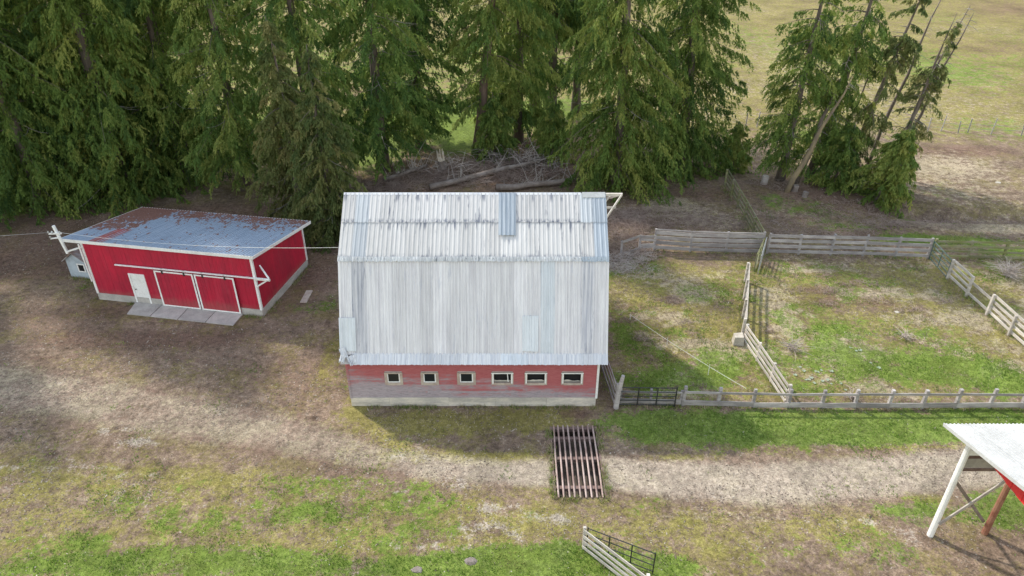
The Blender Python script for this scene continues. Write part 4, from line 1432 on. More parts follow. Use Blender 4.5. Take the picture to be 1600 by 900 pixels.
# red gable sheets
gx = 17.40
y = 20.25
k = 0
while y > 10.4:
    y2 = y - .30
    zt = lambda yy: ZR - abs(yy - YRG) * PSL - .08
    mb = MB()
    o = .012 * (k % 2)
    mb.hexa([(gx - o, y2 + .004, 5.12), (gx + .03, y2 + .004, 5.12), (gx + .03, y - .004, 5.12), (gx - o, y - .004, 5.12)],
            [(gx - o, y2 + .004, zt(y2)), (gx + .03, y2 + .004, zt(y2)), (gx + .03, y - .004, zt(y)), (gx - o, y - .004, zt(y))])
    mb.build('gable_sheet', 'red_steel', pbn)
    y = y2
    k += 1
posts = [(17.25, 20.1, 'white_paint', .13), (19.55, 20.2, 'rust_post', .13), (22.4, 20.2, 'rust_post', .13), (25.4, 20.2, 'rust_post', .13),
         (17.6, 10.3, 'rust_post', .13), (22.4, 10.3, 'rust_post', .13), (27.4, 10.3, 'rust_post', .13), (27.4, 20.2, 'rust_post', .13)]
for x, y, mt, r in posts:
    mb = MB()
    mb.tube([(x, y, -.3), (x, y, 5.12)], [r, r * .9], 10)
    mb.build('post', mt, pbn, smooth=False)
for (a, b, mt, w, h) in [((17.2, 20.02, 4.72), (27.4, 20.02, 4.62), 'white_paint', .06, .26), ((17.3, 20.28, 4.25), (27.4, 20.28, 4.25), 'rust_beam', .06, .16), ((17.3, 20.3, 3.55), (19.5, 20.3, 3.55), 'rust_beam', .07, .12)]:
    mb = MB()
    mb.beam(a, b, w, h)
    mb.build('girt', mt, pbn)
mb = MB()
mb.beam((17.35, 20.32, 3.88), (19.5, 20.32, 3.88), .02, .5)
mb.build('skirt_panel', 'concrete', pbn)
for a, b, mt in [((17.30, 19.96, .85), (19.5, 20.04, 3.6), 'dead_wood'), ((17.34, 20.24, 3.1), (19.42, 20.34, .55), 'log_bark')]:
    mb = MB()
    mb.beam(a, b, .05, .13)
    mb.build('brace', mt, pbn)
for yy in (20.2, 10.3):
    mb = MB()
    mb.beam((17.2, yy, 5.05), (27.6, yy, 5.05), .1, .2)
    mb.build('plate', 'weathered_frame', pbn)

# distant wire fence posts on the field
ORD = ['first', 'second', 'third', 'fourth', 'fifth', 'sixth', 'seventh', 'first', 'second', 'third']
for k, (px, py) in enumerate([(1432, 206), (1449, 206), (1470, 205), (1497, 208), (1512, 207), (1548, 210), (1596, 212), (1165, 198), (1182, 199), (1200, 200)]):
    x, y, _ = G(px, py)
    mb = MB()
    h = 1.25 + .2 * (k % 3)
    mb.tube([(x, y, -.2), (x + .12 * ((k % 3) - 1), y, h + tz(x, y))], .055, 6)
    tag(mb.build('field_post', 'grey_wood', origin=(x, y, 0)), ORD[k] + ' fence post from the left in the far field ' + ('right of the leaning trees' if k < 7 else 'left of the leaning trees'), 'post', 'posts of the far field fence')
a, b = G(1432, 206), G(1700, 216)
for k, h in enumerate((.55, 1.0)):
    cable('field_wire', (a[0], a[1], h), (b[0], b[1], h), .05, .012, 'wire', ['lower wire of the far field fence', 'upper wire of the far field fence'][k], 'wire')


# ------------------------------------------------------------------ conifers
def unit(v):
    return v / np.maximum(np.linalg.norm(v, axis=-1, keepdims=True), 1e-6)


def crown_mesh(name, mat, H, z0, rad, nb, ns, nl, seed, droop=0.75, leaf=(.20, .36), wid=.085, sparse=0.0, power=.75, gaps=0.0, one_side=None):
    """drooping sprays: branches -> side sprays -> leaflets, all as small kites"""
    r = np.random.default_rng(seed)
    u = r.random(nb) ** 1.15
    zb = z0 + (H - z0) * u * .985
    prof = np.clip(1 - (zb / H), 0.02, 1) ** power
    low = np.clip((zb - z0) / 2.5 + .55, 0, 1)
    az = r.random(nb) * 2 * np.pi
    if gaps > 0:
        keep = (np.sin(az * 2 + zb * .9 + seed) + np.sin(az * 3.1 - zb * .55)) * .5 > -1 + gaps * 1.2
        keep |= r.random(nb) < .25
        zb, prof, low, az = zb[keep], prof[keep], low[keep], az[keep]
        nb = len(zb)
    L = rad * prof * low * r.uniform(.62, 1.12, nb) * (1 + .18 * np.sin(az * 3 + seed))
    if one_side is not None:
        L = L * (.65 + .35 * np.cos(az - one_side))
    L = np.maximum(L, .35)
    tintb = r.normal(.45, .22, nb)
    kd = droop * r.uniform(.7, 1.25, nb)
    # sprays
    B = np.repeat(np.arange(nb), ns)
    cnt = len(B)
    t = r.beta(1.5, 1.0, cnt) * .97 + .03
    drop = r.random(cnt) > sparse
    short = r.random(cnt) < np.clip(L[B] / rad + .25, 0, 1)
    sel = drop & short
    B, t = B[sel], t[sel]
    cnt = len(B)

    def bpos(b, tt):
        rr = L[b] * tt
        z = zb[b] + L[b] * (.16 * tt - kd[b] * tt ** 2 + .42 * kd[b] * tt ** 3)
        return np.stack([np.cos(az[b]) * rr, np.sin(az[b]) * rr, z], 1)
    P = bpos(B, t)
    out = np.stack([np.cos(az[B]), np.sin(az[B]), np.zeros(cnt)], 1)
    lat = np.stack([-out[:, 1], out[:, 0], np.zeros(cnt)], 1)
    sg = r.choice([-1, 1], cnt)[:, None]
    dn = np.zeros((cnt, 3))
    dn[:, 2] = -1
    sdir = unit(out * r.uniform(.25, .9, (cnt, 1)) + lat * sg * r.uniform(.15, .9, (cnt, 1)) + dn * r.uniform(.5, 1.7, (cnt, 1)))
    slen = r.uniform(.35, 1.15, cnt) * (1.15 - .45 * t) * np.clip(L[B] / 2.2, .45, 1.15)
    tints = np.clip(tintb[B] + r.normal(0, .12, cnt), 0, 1)
    # leaflets
    Q = np.repeat(np.arange(cnt), nl)
    n = len(Q)
    k = r.random(n)
    base = P[Q] + sdir[Q] * (slen[Q] * k)[:, None] + r.normal(0, .035, (n, 3))
    base[:, 2] -= slen[Q] * k * k * .25
    side = unit(np.cross(sdir[Q], r.normal(0, 1, (n, 3)) * .6 + np.array([0, 0, 1.0])))
    ldir = unit(sdir[Q] * .8 + side * r.choice([-1, 1], n)[:, None] * r.uniform(.1, .75, (n, 1)) + np.array([0, 0, -1.0]) * r.uniform(.1, .7, (n, 1)))
    ll = r.uniform(leaf[0], leaf[1], n)
    wv = unit(np.cross(ldir, r.normal(0, 1, (n, 3)))) * (wid * r.uniform(.6, 1.2, n))[:, None] * .5
    tip = base + ldir * ll[:, None]
    mid = base + ldir * (ll * .45)[:, None]
    V = np.stack([base, mid + wv, tip, mid - wv], 1).reshape(-1, 3)
    F = np.arange(n * 4).reshape(-1, 4)
    tint = np.repeat(np.clip(tints[Q] + r.normal(0, .05, n), 0, 1), 4)
    me = fast_mesh(name, V, F, mat, {'tint': ('FLOAT', tint)})
    me['branches'] = 1
    return me, (zb, az, L, kd)


def trunk_mb(H, r0, br, nlimb, seed, bend=.25):
    r = random.Random(seed)
    mb = MB()
    n = 9
    pts, rad = [], []
    ph = r.uniform(0, 6)
    for i in range(n + 1):
        t = i / n
        z = -.4 + (H + .4) * t
        pts.append((bend * math.sin(t * 4 + ph) * t, bend * math.cos(t * 3.3 + ph) * t, z))
        rad.append(r0 * (1 - t) ** .85 + .02 + (r0 * .45 if i == 0 else 0))
    mb.tube(pts, rad, 9)
    zb, az, L, kd = br
    idx = list(range(len(zb)))
    r.shuffle(idx)
    for b in idx[:nlimb]:
        q = []
        for tt in (0, .3, .6, .9):
            rr = L[b] * tt
            q.append((math.cos(az[b]) * rr, math.sin(az[b]) * rr, zb[b] + L[b] * (.16 * tt - kd[b] * tt ** 2 + .42 * kd[b] * tt ** 3)))
        mb.tube(q, [.05, .035, .022, .008], 4, False)
    return mb


def dead_mb(H, z0, rad, n, seed, zmax=None):
    """bare grey limbs that sweep out and curl up at the tips"""
    r = random.Random(seed)
    mb = MB()
    for k in range(n):
        z = r.uniform(z0, zmax or H * .8)
        a = r.uniform(0, 6.28)
        L = rad * r.uniform(.5, 1.05) * max(.25, (1 - z / H)) ** .7
        d = r.uniform(.25, .7)
        q = []
        for tt in (0, .25, .5, .75, 1):
            rr = L * tt
            q.append((math.cos(a + .12 * tt) * rr, math.sin(a + .12 * tt) * rr, z + L * (.05 * tt - d * tt * tt + .75 * d * tt ** 3)))
        mb.tube(q, [.035, .028, .022, .014, .006], 4, False)
        if r.random() < .6:
            e = Vector(q[2])
            a2 = a + r.choice((-1, 1)) * .7
            mb.tube([e, e + Vector((math.cos(a2) * L * .2, math.sin(a2) * L * .2, -.2)), e + Vector((math.cos(a2) * L * .4, math.sin(a2) * L * .4, -.1))], [.02, .014, .005], 4, False)
    return mb


KINDS = {}


def tree_kind(key, mat, H, z0, rad, nb, ns, nl, seed, bark='bark', r0=.42, limbs=50, dead=14, **kw):
    me, br = crown_mesh('crown_' + key, mat, H, z0, rad, nb, ns, nl, seed, **kw)
    t = trunk_mb(H, r0, br, limbs, seed)
    d = dead_mb(H, max(1.0, z0), rad * 1.02, dead, seed + 1)

    def raw(mb, nm, mt):
        m_ = bpy.data.meshes.new(nm)
        m_.from_pydata([tuple(p) for p in mb.v], [], mb.f)
        m_.materials.append(M[mt])
        m_.polygons.foreach_set('use_smooth', [True] * len(m_.polygons))
        return m_
    nf = len(t.f)
    t.add(d.v, d.f)
    tm = raw(t, 'trunk_' + key, bark)
    tm.materials.append(M['dead_branch'])
    tm.polygons.foreach_set('material_index', [0] * nf + [1] * (len(t.f) - nf))
    KINDS[key] = (me, tm)


tree_kind('dense_a', 'cedar', 38, .4, 6.2, 560, 26, 21, 11, leaf=(.14, .28), r0=.6, dead=22, power=.48, droop=.85)
tree_kind('dense_b', 'cedar', 31, .3, 5.4, 480, 26, 21, 12, leaf=(.14, .28), r0=.5, dead=14, power=.38, droop=1.0)
tree_kind('fir_a', 'fir', 33, 2.8, 5.8, 390, 27, 21, 13, leaf=(.14, .28), dead=40, power=.5, gaps=.35, droop=.85)
tree_kind('fir_b', 'fir', 29, 2.6, 5.2, 350, 27, 21, 14, leaf=(.14, .28), dead=40, power=.5, gaps=.42, droop=.8)
tree_kind('tall', 'fir', 32, 5.0, 5.2, 270, 24, 21, 15, leaf=(.14, .28), r0=.46, dead=20, power=.42, gaps=.45, droop=.8)
tree_kind('olive', 'olive_cedar', 15, .2, 3.4, 220, 22, 17, 16, leaf=(.15, .30), r0=.25, dead=12, power=.6, droop=.9)
tree_kind('lean_a', 'cedar', 21, 2.4, 3.9, 190, 20, 16, 17, leaf=(.15, .30), bark='bark', r0=.36, dead=26, power=.25, gaps=.45, droop=.8)
tree_kind('lean_b', 'olive_cedar', 17, 1.4, 2.6, 85, 18, 16, 18, leaf=(.15, .30), bark='bark', r0=.26, dead=22, power=.4, gaps=.5, droop=.8)
tree_kind('bush', 'cedar', 6.5, .1, 2.7, 120, 20, 16, 19, leaf=(.15, .30), r0=.14, dead=4, power=.5, droop=.8, limbs=20)


def plant_tree(name, key, x, y, rz, sc, label, group=None, lean=(0, 0), hs=1.0, bark=None):
    rt = root(name, (x, y, tz(x, y) - .05), label, 'tree', group)
    cr, tk = KINDS[key]
    rot = (R(lean[0]), R(lean[1]), 0)
    for nm, me in (('crown', cr), ('trunk', tk)):
        o = bpy.data.objects.new(nm, me)
        COL.objects.link(o)
        o.parent = rt
        o.matrix_local = Matrix.Rotation(R(lean[1]), 4, 'Y') @ Matrix.Rotation(R(lean[0]), 4, 'X') @ Matrix.Rotation(R(rz), 4, 'Z') @ Matrix.Diagonal((sc, sc, sc * hs, 1))
        if bark and nm == 'trunk':
            o.material_slots[0].link = 'OBJECT'
            o.material_slots[0].material = M[bark]
    return rt


TREES = [
    ('cedar_tree', 'dense_a', -43.5, 55.0, 10, 1.05, 'dense dark cedar at the left edge of the picture'),
    ('cedar_tree', 'dense_b', -37.6, 52.6, 80, 1.00, 'dense cedar with hanging sprays left of the red shed, nearest the yard'),
    ('cedar_tree', 'dense_a', -32.4, 55.6, 140, 1.02, 'broad dark cedar rising behind the left end of the shed'),
    ('cedar_tree', 'dense_b', -28.3, 58.6, 200, 1.08, 'cedar directly behind the rusty roof of the shed, left of the dark gap'),
    ('cedar_tree', 'dense_a', -40.0, 63.0, 250, 1.1, 'tall cedar in the back row at the far left'),
    ('cedar_tree', 'dense_b', -34.0, 67.0, 300, 1.1, 'back-row cedar seen above the trees left of the shed'),
    ('fir_tree', 'fir_b', -22.6, 56.2, 30, .98, 'light green conifer behind the middle of the shed, right of the dark gap'),
    ('fir_tree', 'fir_a', -16.6, 57.6, 75, 1.0, 'open conifer with visible dark trunk behind the right end of the shed'),
    ('fir_tree', 'fir_b', -11.4, 60.2, 160, 1.1, 'conifer with bare grey limbs above the left end of the barn roof'),
    ('fir_tree', 'fir_a', -8.8, 66.5, 220, .95, 'conifer behind the barn, left of the bright clearing'),
    ('cedar_tree', 'olive', -12.9, 47.4, 20, .92, 'olive brown young cedar between the shed and the barn'),
    ('cedar_tree', 'olive', -16.4, 50.6, 130, 1.0, 'olive young cedar close behind the right end of the shed roof'),
    ('fir_tree', 'tall', -3.2, 64.6, 15, 1.0, 'tall conifer with a bare reddish trunk above the middle of the barn'),
    ('fir_tree', 'fir_b', 0.6, 68.0, 290, 1.0, 'conifer just right of the bare reddish trunk'),
    ('fir_tree', 'tall', 4.2, 74.0, 130, 1.02, 'tall conifer with a dark straight trunk, right one of the pair in the gap'),
    ('fir_tree', 'tall', 2.4, 75.8, 250, .98, 'tall conifer with a dark straight trunk, left one of the pair in the gap'),
    ('fir_tree', 'tall', 7.0, 77.0, 60, .96, 'thin dark conifer at the right side of the trunk gap'),
    ('cedar_tree', 'dense_b', 8.9, 56.9, 45, .97, 'dense green cedar behind the right end of the barn roof'),
    ('cedar_tree', 'dense_a', 15.0, 60.4, 310, .82, 'dense cedar with light trunk streaks left of the field gap'),
    ('cedar_tree', 'bush', 3.6, 62.0, 0, .9, 'low young cedar over the fallen logs behind the barn'),
    ('cedar_tree', 'bush', -1.6, 61.8, 90, .95, 'small cedar bush beside the fallen branches behind the barn'),
    ('cedar_tree', 'bush', 19.6, 60.2, 70, .7, 'low dark cedar bush filling the gap beside the field'),
]
for (nm, key, x, y, rz, sc, lb) in TREES:
    plant_tree(nm, key, x, y, rz, sc, lb, lean=(random.uniform(-1.5, 1.5), random.uniform(-1, 1)) if key != 'tall' or x > 0 else (0, 6), bark='sunlit_red_bark' if 'reddish trunk above' in lb else None)
plant_tree('cedar_tree', 'lean_a', 23.1, 57.8, 15, .92, 'tall open cedar at the left of the leaning group', lean=(0, 2))
plant_tree('cedar_tree', 'lean_a', 25.9, 58.6, 120, .93, 'open cedar leaning right in the middle of the leaning group', lean=(0, 7))
plant_tree('cedar_tree', 'lean_b', 28.9, 58.4, 200, 1.0, 'slender olive cedar leaning right in front of the field', lean=(0, 9))
plant_tree('cedar_tree', 'lean_b', 32.2, 58.0, 310, .82, 'rightmost thin leaning cedar before the field', lean=(0, 9))
plant_tree('cedar_tree', 'bush', 29.6, 53.6, 30, 1.0, 'low bushy cedar at the foot of the leaning trees', lean=(4, 8))
plant_tree('cedar_tree', 'bush', 31.2, 55.6, 190, .75, 'second bushy cedar at the foot of the rightmost leaning tree', lean=(2, 6))
plant_tree('cedar_tree', 'bush', 27.0, 56.2, 250, .9, 'dark bushy cedar between the leaning trunks', lean=(2, 4))
for (x, y, rz, lb) in ((-50.0, 50.0, 40, 'tall cedar standing left of the picture beside the yard, nearest the shed'), (-55.5, 46.0, 170, 'tall cedar standing left of the picture nearest the track'), (-58.0, 55.0, 280, 'tall cedar farthest left beyond the picture')):
    plant_tree('cedar_tree', 'dense_a', x, y, rz, 1.0, lb)
plant_tree('fir_tree', 'fir_a', -48.5, 61.0, 0, 1.0, 'conifer beyond the left edge of the picture')


def spar(label, x, y, H, lean, r0, seed, mat='bark', twigs=34, group=None):
    """a dead trunk with short broken twigs"""
    r = random.Random(seed)
    rt = root('dead_tree', (x, y, tz(x, y)), label, 'tree', group)
    z0 = tz(x, y)
    n = 7
    pts = [(x + lean * H * (i / n) ** 1.1 + .08 * math.sin(i * 1.7 + seed), y + .06 * math.cos(i * 2.1 + seed), z0 - .3 + (H + .3) * i / n) for i in range(n + 1)]
    mb = MB()
    mb.tube(pts, [r0 * (1 - i / n) ** .8 + .025 for i in range(n + 1)], 8)
    mb.build('trunk', mat, rt, smooth=True)
    mb = MB()
    for k in range(twigs):
        t = r.uniform(.25, .99)
        i = min(int(t * n), n - 1)
        f = t * n - i
        p = Vector(pts[i]).lerp(Vector(pts[i + 1]), f)
        a = r.uniform(0, 6.28)
        L = r.uniform(.4, 1.7) * (1.2 - t * .7)
        mb.tube([p, p + Vector((math.cos(a) * L * .5, math.sin(a) * L * .5, -.12 * L)), p + Vector((math.cos(a + .2) * L, math.sin(a + .2) * L, -.45 * L))], [.025, .016, .006], 4, False)
    mb.build('twigs', 'dead_branch', rt)


spar('bare dead pole tree leaning right, leftmost of the dead poles', 31.0, 59.5, 15.3, .17, .17, 1, twigs=26)
spar('bare dead pole tree with twiggy top, middle of the dead poles', 32.4, 58.6, 14.2, .20, .16, 2, twigs=60)
spar('bare dead pole tree, rightmost, close beside its twin', 33.0, 58.9, 13.6, .215, .14, 3, twigs=60)
spar('sunlit ochre leaning trunk at the foot of the tall open cedar', 22.7, 54.9, 9.5, .34, .24, 4, 'lit_bark', twigs=10)
spar('dark leaning trunk behind the ochre one', 24.2, 57.0, 10.5, .20, .22, 5, twigs=12)
spar('thin dark trunk right of the ochre leaning one', 27.4, 59.2, 9.5, .22, .14, 6, twigs=8)

# stumps and fallen logs
for k, (px, py, h, r, lb) in enumerate([(1193, 290, .7, .28, 'short grey stump beside the dark bank left of the ochre trunk'), (1240, 304, .5, .25, 'low weathered stump at the foot of the ochre leaning trunk'), (1256, 312, .4, .22, 'small broken stump right of the ochre trunk')]):
    x, y, _ = G(px, py)
    z = tz(x, y)
    mb = MB()
    mb.tube([(x, y, z - .2), (x, y, z + .1), (x + .05, y, z + h)], [r * 1.4, r * 1.05, r], 9)
    tag(mb.build('stump', 'dead_wood' if k == 0 else 'log_bark', origin=(x, y, z)), lb, 'stump')


def log(label, a, b, r0, r1, za, zb_, seed):
    r = random.Random(seed)
    A, B = Vector((a[0], a[1], tz(a[0], a[1]) + za)), Vector((b[0], b[1], tz(b[0], b[1]) + zb_))
    mb = MB()
    n = 5
    mb.tube([A.lerp(B, i / n) + Vector((0, r.uniform(-.08, .08), r.uniform(-.06, .06))) for i in range(n + 1)], [r0 + (r1 - r0) * i / n for i in range(n + 1)], 8)
    rt = mb.build('fallen_log', 'log_bark', origin=tuple(A), smooth=True)
    tag(rt, label, 'log')
    mb = MB()
    for k in range(22):
        p = A.lerp(B, r.uniform(.1, 1))
        d = Vector((r.uniform(-.8, .8), r.uniform(-.8, .8), r.uniform(.3, 1.6)))
        L = r.uniform(.5, 2.0)
        mb.tube([p, p + d * L * .5, p + d * L + Vector((r.uniform(-.3, .3), 0, 0))], [.035, .022, .008], 4, False)
    mb.build('limb', 'dead_wood', rt)


log('long fallen log lying across the brush behind the barn roof', G(672, 300), G(850, 268), .26, .18, .35, .9, 1)
log('second fallen log just above the right half of the barn ridge', G(775, 302), G(905, 288), .28, .2, .4, .4, 2)
log('short log in the brush left of the broken stump', G(600, 288), G(668, 272), .2, .14, .25, .35, 3)
x, y, _ = G(693, 275)
st = root('broken_stump', (x, y, tz(x, y)), 'splintered pale stump with torn wood in the brush behind the barn', 'stump')
r_ = random.Random(5)
mb = MB()
mb.tube([(x, y, tz(x, y) - .2), (x - .1, y, tz(x, y) + .9)], [.42, .34], 9)
mb.build('trunk', 'log_bark', st)
for k in range(7):
    a = k * .9
    mb = MB()
    p = Vector((x - .1 + .2 * math.cos(a), y + .2 * math.sin(a), tz(x, y) + .7))
    mb.hexa([p + Vector((-.09, -.05, 0)), p + Vector((.09, -.05, 0)), p + Vector((.09, .05, 0)), p + Vector((-.09, .05, 0))],
            [p + Vector((-.3 * k * .15 - .03, -.02, .6 + r_.random() * .7)), p + Vector((-.3 * k * .15 + .02, -.02, .6 + r_.random() * .7)), p + Vector((-.3 * k * .15 + .02, .02, .9)), p + Vector((-.3 * k * .15 - .03, .02, .9))])
    mb.build('splinter', 'split_wood', st)


# ------------------------------------------------------------------ brush: tangles of thin stems
def brush_mesh(name, spots, mat, seed, r=.011):
    """spots: (x, y, rx, ry, count, length, height)"""
    q = np.random.default_rng(seed)
    Vs, Fs, off = [], [], 0
    for (x, y, rx, ry, n, L, hh_) in spots:
        a = q.random(n) * 2 * np.pi
        d = np.sqrt(q.random(n))
        p0 = np.stack([x + rx * d * np.cos(a), y + ry * d * np.sin(a), np.zeros(n)], 1)
        p0[:, 2] = terrain(p0[:, 0], p0[:, 1]) + q.random(n) * hh_ * .35 - .03
        ln = L * q.uniform(.4, 1.15, n)
        th = q.random(n) * 2 * np.pi
        el = q.uniform(.1, 1.3, n)
        dv = np.stack([np.cos(th) * np.cos(el), np.sin(th) * np.cos(el), np.sin(el)], 1)
        pts = [p0]
        for s in (1, 2, 3):
            t = s / 3
            p = p0 + dv * (ln * t)[:, None]
            p[:, 2] = p0[:, 2] + (p[:, 2] - p0[:, 2]) * (1 - .55 * t) * min(1, hh_ / max(.1, L)) * 1.3
            p += q.normal(0, .05 * L, (n, 3)) * np.array([1, 1, .4])
            p[:, 2] = np.maximum(p[:, 2], p0[:, 2] - .02)
            pts.append(p)
        ring = []
        side = unit(np.cross(dv, np.array([0, 0, 1.0])))
        for s, p in enumerate(pts):
            rr = r * (1.25 - .3 * s)
            ring.append(np.stack([p + side * rr, p - side * rr, p + np.array([0, 0, 1.6 * rr])], 1))
        V = np.stack(ring, 1).reshape(-1, 3)      # n,4,3
        b = np.arange(n)[:, None] * 12
        f = []
        for s in range(3):
            for k in range(3):
                k2 = (k + 1) % 3
                f.append(np.concatenate([b + s * 3 + k, b + s * 3 + k2, b + (s + 1) * 3 + k2, b + (s + 1) * 3 + k], 1))
        Fs.append(np.concatenate(f, 0) + off)
        Vs.append(V)
        off += len(V)
    return fast_mesh(name, np.concatenate(Vs), np.concatenate(Fs), mat)


def bs(px, py, rx, ry, n, L, h):
    x, y, _ = G(px, py)
    return (x, y, rx, ry, n, L, h)


M['bramble'] = worn('bramble_stems', (0.38, 0.295, 0.25), (0.25, 0.175, 0.145), 1.0, rough=.95, vary=.2)
M['bramble_pale'] = worn('pale_bramble_stems', (0.52, 0.46, 0.42), (0.36, 0.29, 0.26), 1.0, rough=.95, vary=.2)
me = brush_mesh('brush', [bs(655, 285, 3.2, 2.2, 900, 1.2, .6), bs(740, 280, 3.4, 2.2, 900, 1.4, .8), bs(820, 275, 3.4, 2.4, 800, 1.6, 1.1), bs(800, 250, 3.2, 1.8, 350, 1.8, 1.5), bs(590, 295, 2.5, 1.5, 600, 1.0, .6), bs(540, 300, 2.0, 1.5, 300, .9, .5)], 'bramble', 31, .014)
me2 = brush_mesh('pale_sticks', [bs(700, 275, 2.0, 1.6, 60, 2.2, 1.8), bs(790, 262, 3.0, 1.8, 130, 2.6, 2.4), bs(840, 270, 2.0, 1.5, 60, 2.4, 2.2)], 'bramble_pale', 36, .022)
tag(link('pale_dead_branches', me2), 'pale bare dead branches sticking up from the brush behind the barn', 'brush', kind='stuff')
tag(link('brush_tangle', me), 'grey brown tangle of dead branches behind the barn roof', 'brush', kind='stuff')
me = brush_mesh('bramble', [bs(975, 355, 1.8, 3.0, 900, 1.1, .8), bs(1010, 345, 2.2, 2.2, 500, .9, .5), bs(1060, 340, 3.0, 2.5, 450, .8, .4), bs(1110, 350, 2.6, 1.8, 450, .8, .35), bs(970, 390, 1.4, 1.6, 450, 1.0, .7)], 'bramble', 32)
tag(link('bramble_patch', me), 'brown bramble thicket right of the barn beyond the back fence', 'brush', kind='stuff')
me = brush_mesh('pale_bramble', [bs(966, 415, 1.1, 1.3, 380, .9, .5), bs(995, 403, 1.3, .8, 260, .9, .6), bs(1000, 420, 1.0, .8, 120, .6, .3)], 'bramble_pale', 33)
tag(link('pale_bramble_patch', me), 'pale dry bramble canes beside the barn at the broken fence end', 'brush', kind='stuff')
me = brush_mesh('scrub', [bs(1230, 350, 4.0, 1.6, 420, .7, .3), bs(1290, 365, 4.0, 1.0, 350, .7, .3), bs(1215, 290, 2.5, 1.6, 250, .9, .5), bs(1330, 330, 3.0, 1.8, 250, .9, .5), bs(1370, 350, 2.5, 1.2, 250, .9, .4), bs(1440, 352, 4, .8, 350, .7, .35), bs(1530, 335, 5, .8, 500, .6, .3), bs(1590, 372, 3, .6, 250, .6, .3)], 'bramble', 34)
tag(link('dry_scrub', me), 'low dry scrub under and beside the leaning trees', 'brush', kind='stuff')
weeds = [(1050, 470, .8, .4, 130, .5), (980, 500, .5, .3, 60, .45), (1000, 530, .5, .3, 60, .4), (1070, 505, .5, .3, 60, .4), (1300, 455, 1.2, .5, 130, .45), (1340, 445, 1.4, .4, 130, .45), (1290, 475, .8, .3, 80, .4), (1415, 485, .9, .35, 100, .45), (1370, 470, 1.0, .4, 90, .4), (1090, 605, .5, .2, 40, .3), (1240, 455, .7, .4, 60, .4), (1470, 470, .7, .3, 60, .4), (1200, 520, .4, .2, 40, .4)]
me = brush_mesh('dead_weeds', [bs(px, py, rx, ry, n, L, .35) for (px, py, rx, ry, n, L) in weeds], 'bramble', 35, .010)
tag(link('dead_weeds', me), 'patches of dead brown weed stalks scattered in the corral', 'weeds', kind='stuff')
SHRUBS = [(1238, 548, 1.1, 60, 'bare grey shrub near the bright slanting fence in the corral'), (1412, 528, .8, 36, 'small bare grey shrub in the middle of the corral'), (1575, 432, 1.5, 160, 'large grey leafless shrub beyond the right slanting fence'), (1330, 622, .6, 50, 'low dead shrub just inside the front fence')]
for k, (px, py, h, n, lb) in enumerate(SHRUBS):
    x, y, _ = G(px, py)
    me = brush_mesh('bare_shrub', [(0, 0, .25 * h, .25 * h, n, 1.1 * h, .9 * h)], 'bramble_pale', 40 + k, .012)
    tag(link('bare_shrub', me, None, (x, y, tz(x, y))), lb, 'shrub')


# ------------------------------------------------------------------ grass
def blades(name, mat, n, region, accept, hgt_, wid, seed, per=3, lean=.5):
    q = np.random.default_rng(seed)
    x = q.uniform(region[0], region[1], n)
    y = q.uniform(region[2], region[3], n)
    # nothing grows through floors or inside walls
    inb = (x > BX0 - .1) & (x < BX1 + .1) & (y > BY0 - .08) & (y < BY1)
    rel = np.stack([x - S0.x, y - S0.y], 1)
    us, vs = rel @ np.array([EX.x, EX.y]), rel @ np.array([EY.x, EY.y])
    ins = (us > -SWD - .1) & (us < .1) & (vs > -.1) & (vs < SDP + .1)
    aps = (us > -8.6) & (us < -1.1) & (vs > -1.4) & (vs < .1)
    pit = (x > PIT[0] - .1) & (x < PIT[1] + .1) & (y > PIT[2] - .1) & (y < PIT[3] + .1)
    ok = ~(inb | ins | aps | pit)
    x, y = x[ok], y[ok]
    w = weights(x, y)
    pr, tn = accept(w, x, y)
    k = q.random(len(x)) < pr
    x, y, tn = x[k], y[k], tn[k]
    z = terrain(x, y)
    m = len(x)
    Q = np.repeat(np.arange(m), per)
    t = len(Q)
    b = np.stack([x[Q] + q.normal(0, .05, t), y[Q] + q.normal(0, .05, t), z[Q] - .01], 1)
    a = q.random(t) * 2 * np.pi
    h = hgt_ * q.uniform(.45, 1.2, t)
    le = q.random(t) * lean
    tip = b + np.stack([np.cos(a) * le * h, np.sin(a) * le * h, h], 1)
    s = np.stack([-np.sin(a), np.cos(a), np.zeros(t)], 1) * (wid * q.uniform(.6, 1.2, t))[:, None]
    V = np.stack([b - s, b + s, tip], 1).reshape(-1, 3)
    tint = np.repeat(np.clip(tn[Q] + q.normal(0, .12, t), 0, 1), 3)
    return fast_mesh(name, V, np.arange(t * 3).reshape(-1, 3), mat, {'tint': ('FLOAT', tint)})


def acc_green(w, x, y):
    f = fbm(x, y, .8, 4)
    g = np.clip((w['grass'] + (f - .5) * 2.4 - .42) * .85, 0, .75)
    return g, np.clip(.34 + (fbm(x + 30, y, .6, 4) - .5) * 2.6, 0, 1)


def acc_dry(w, x, y):
    f = fbm(x + 11, y + 7, .7, 4)
    g = np.clip((np.maximum(w['straw'], .7 * w['olive']) + (f - .5) * 1.4 - .42) * 1.2, 0, 1) * (1 - .9 * w['track'])
    return g * .8, np.clip(.5 + (fbm(x, y + 50, .5, 3) - .5) * 1.6, 0, 1)


me = blades('grass', 'grass', 340000, (-34, 40, 15, 52), acc_green, .10, .020, 51, 3, .9)
tag(link('grass', me), 'short green grass growing in patches over yard, verge and corral', 'grass', kind='stuff')
me = blades('dry_grass', 'dry_grass', 120000, (-34, 42, 15, 60), acc_dry, .12, .014, 52, 3, 1.3)
tag(link('dry_grass', me), 'thin dry straw coloured grass lying over the ground', 'grass', kind='stuff')

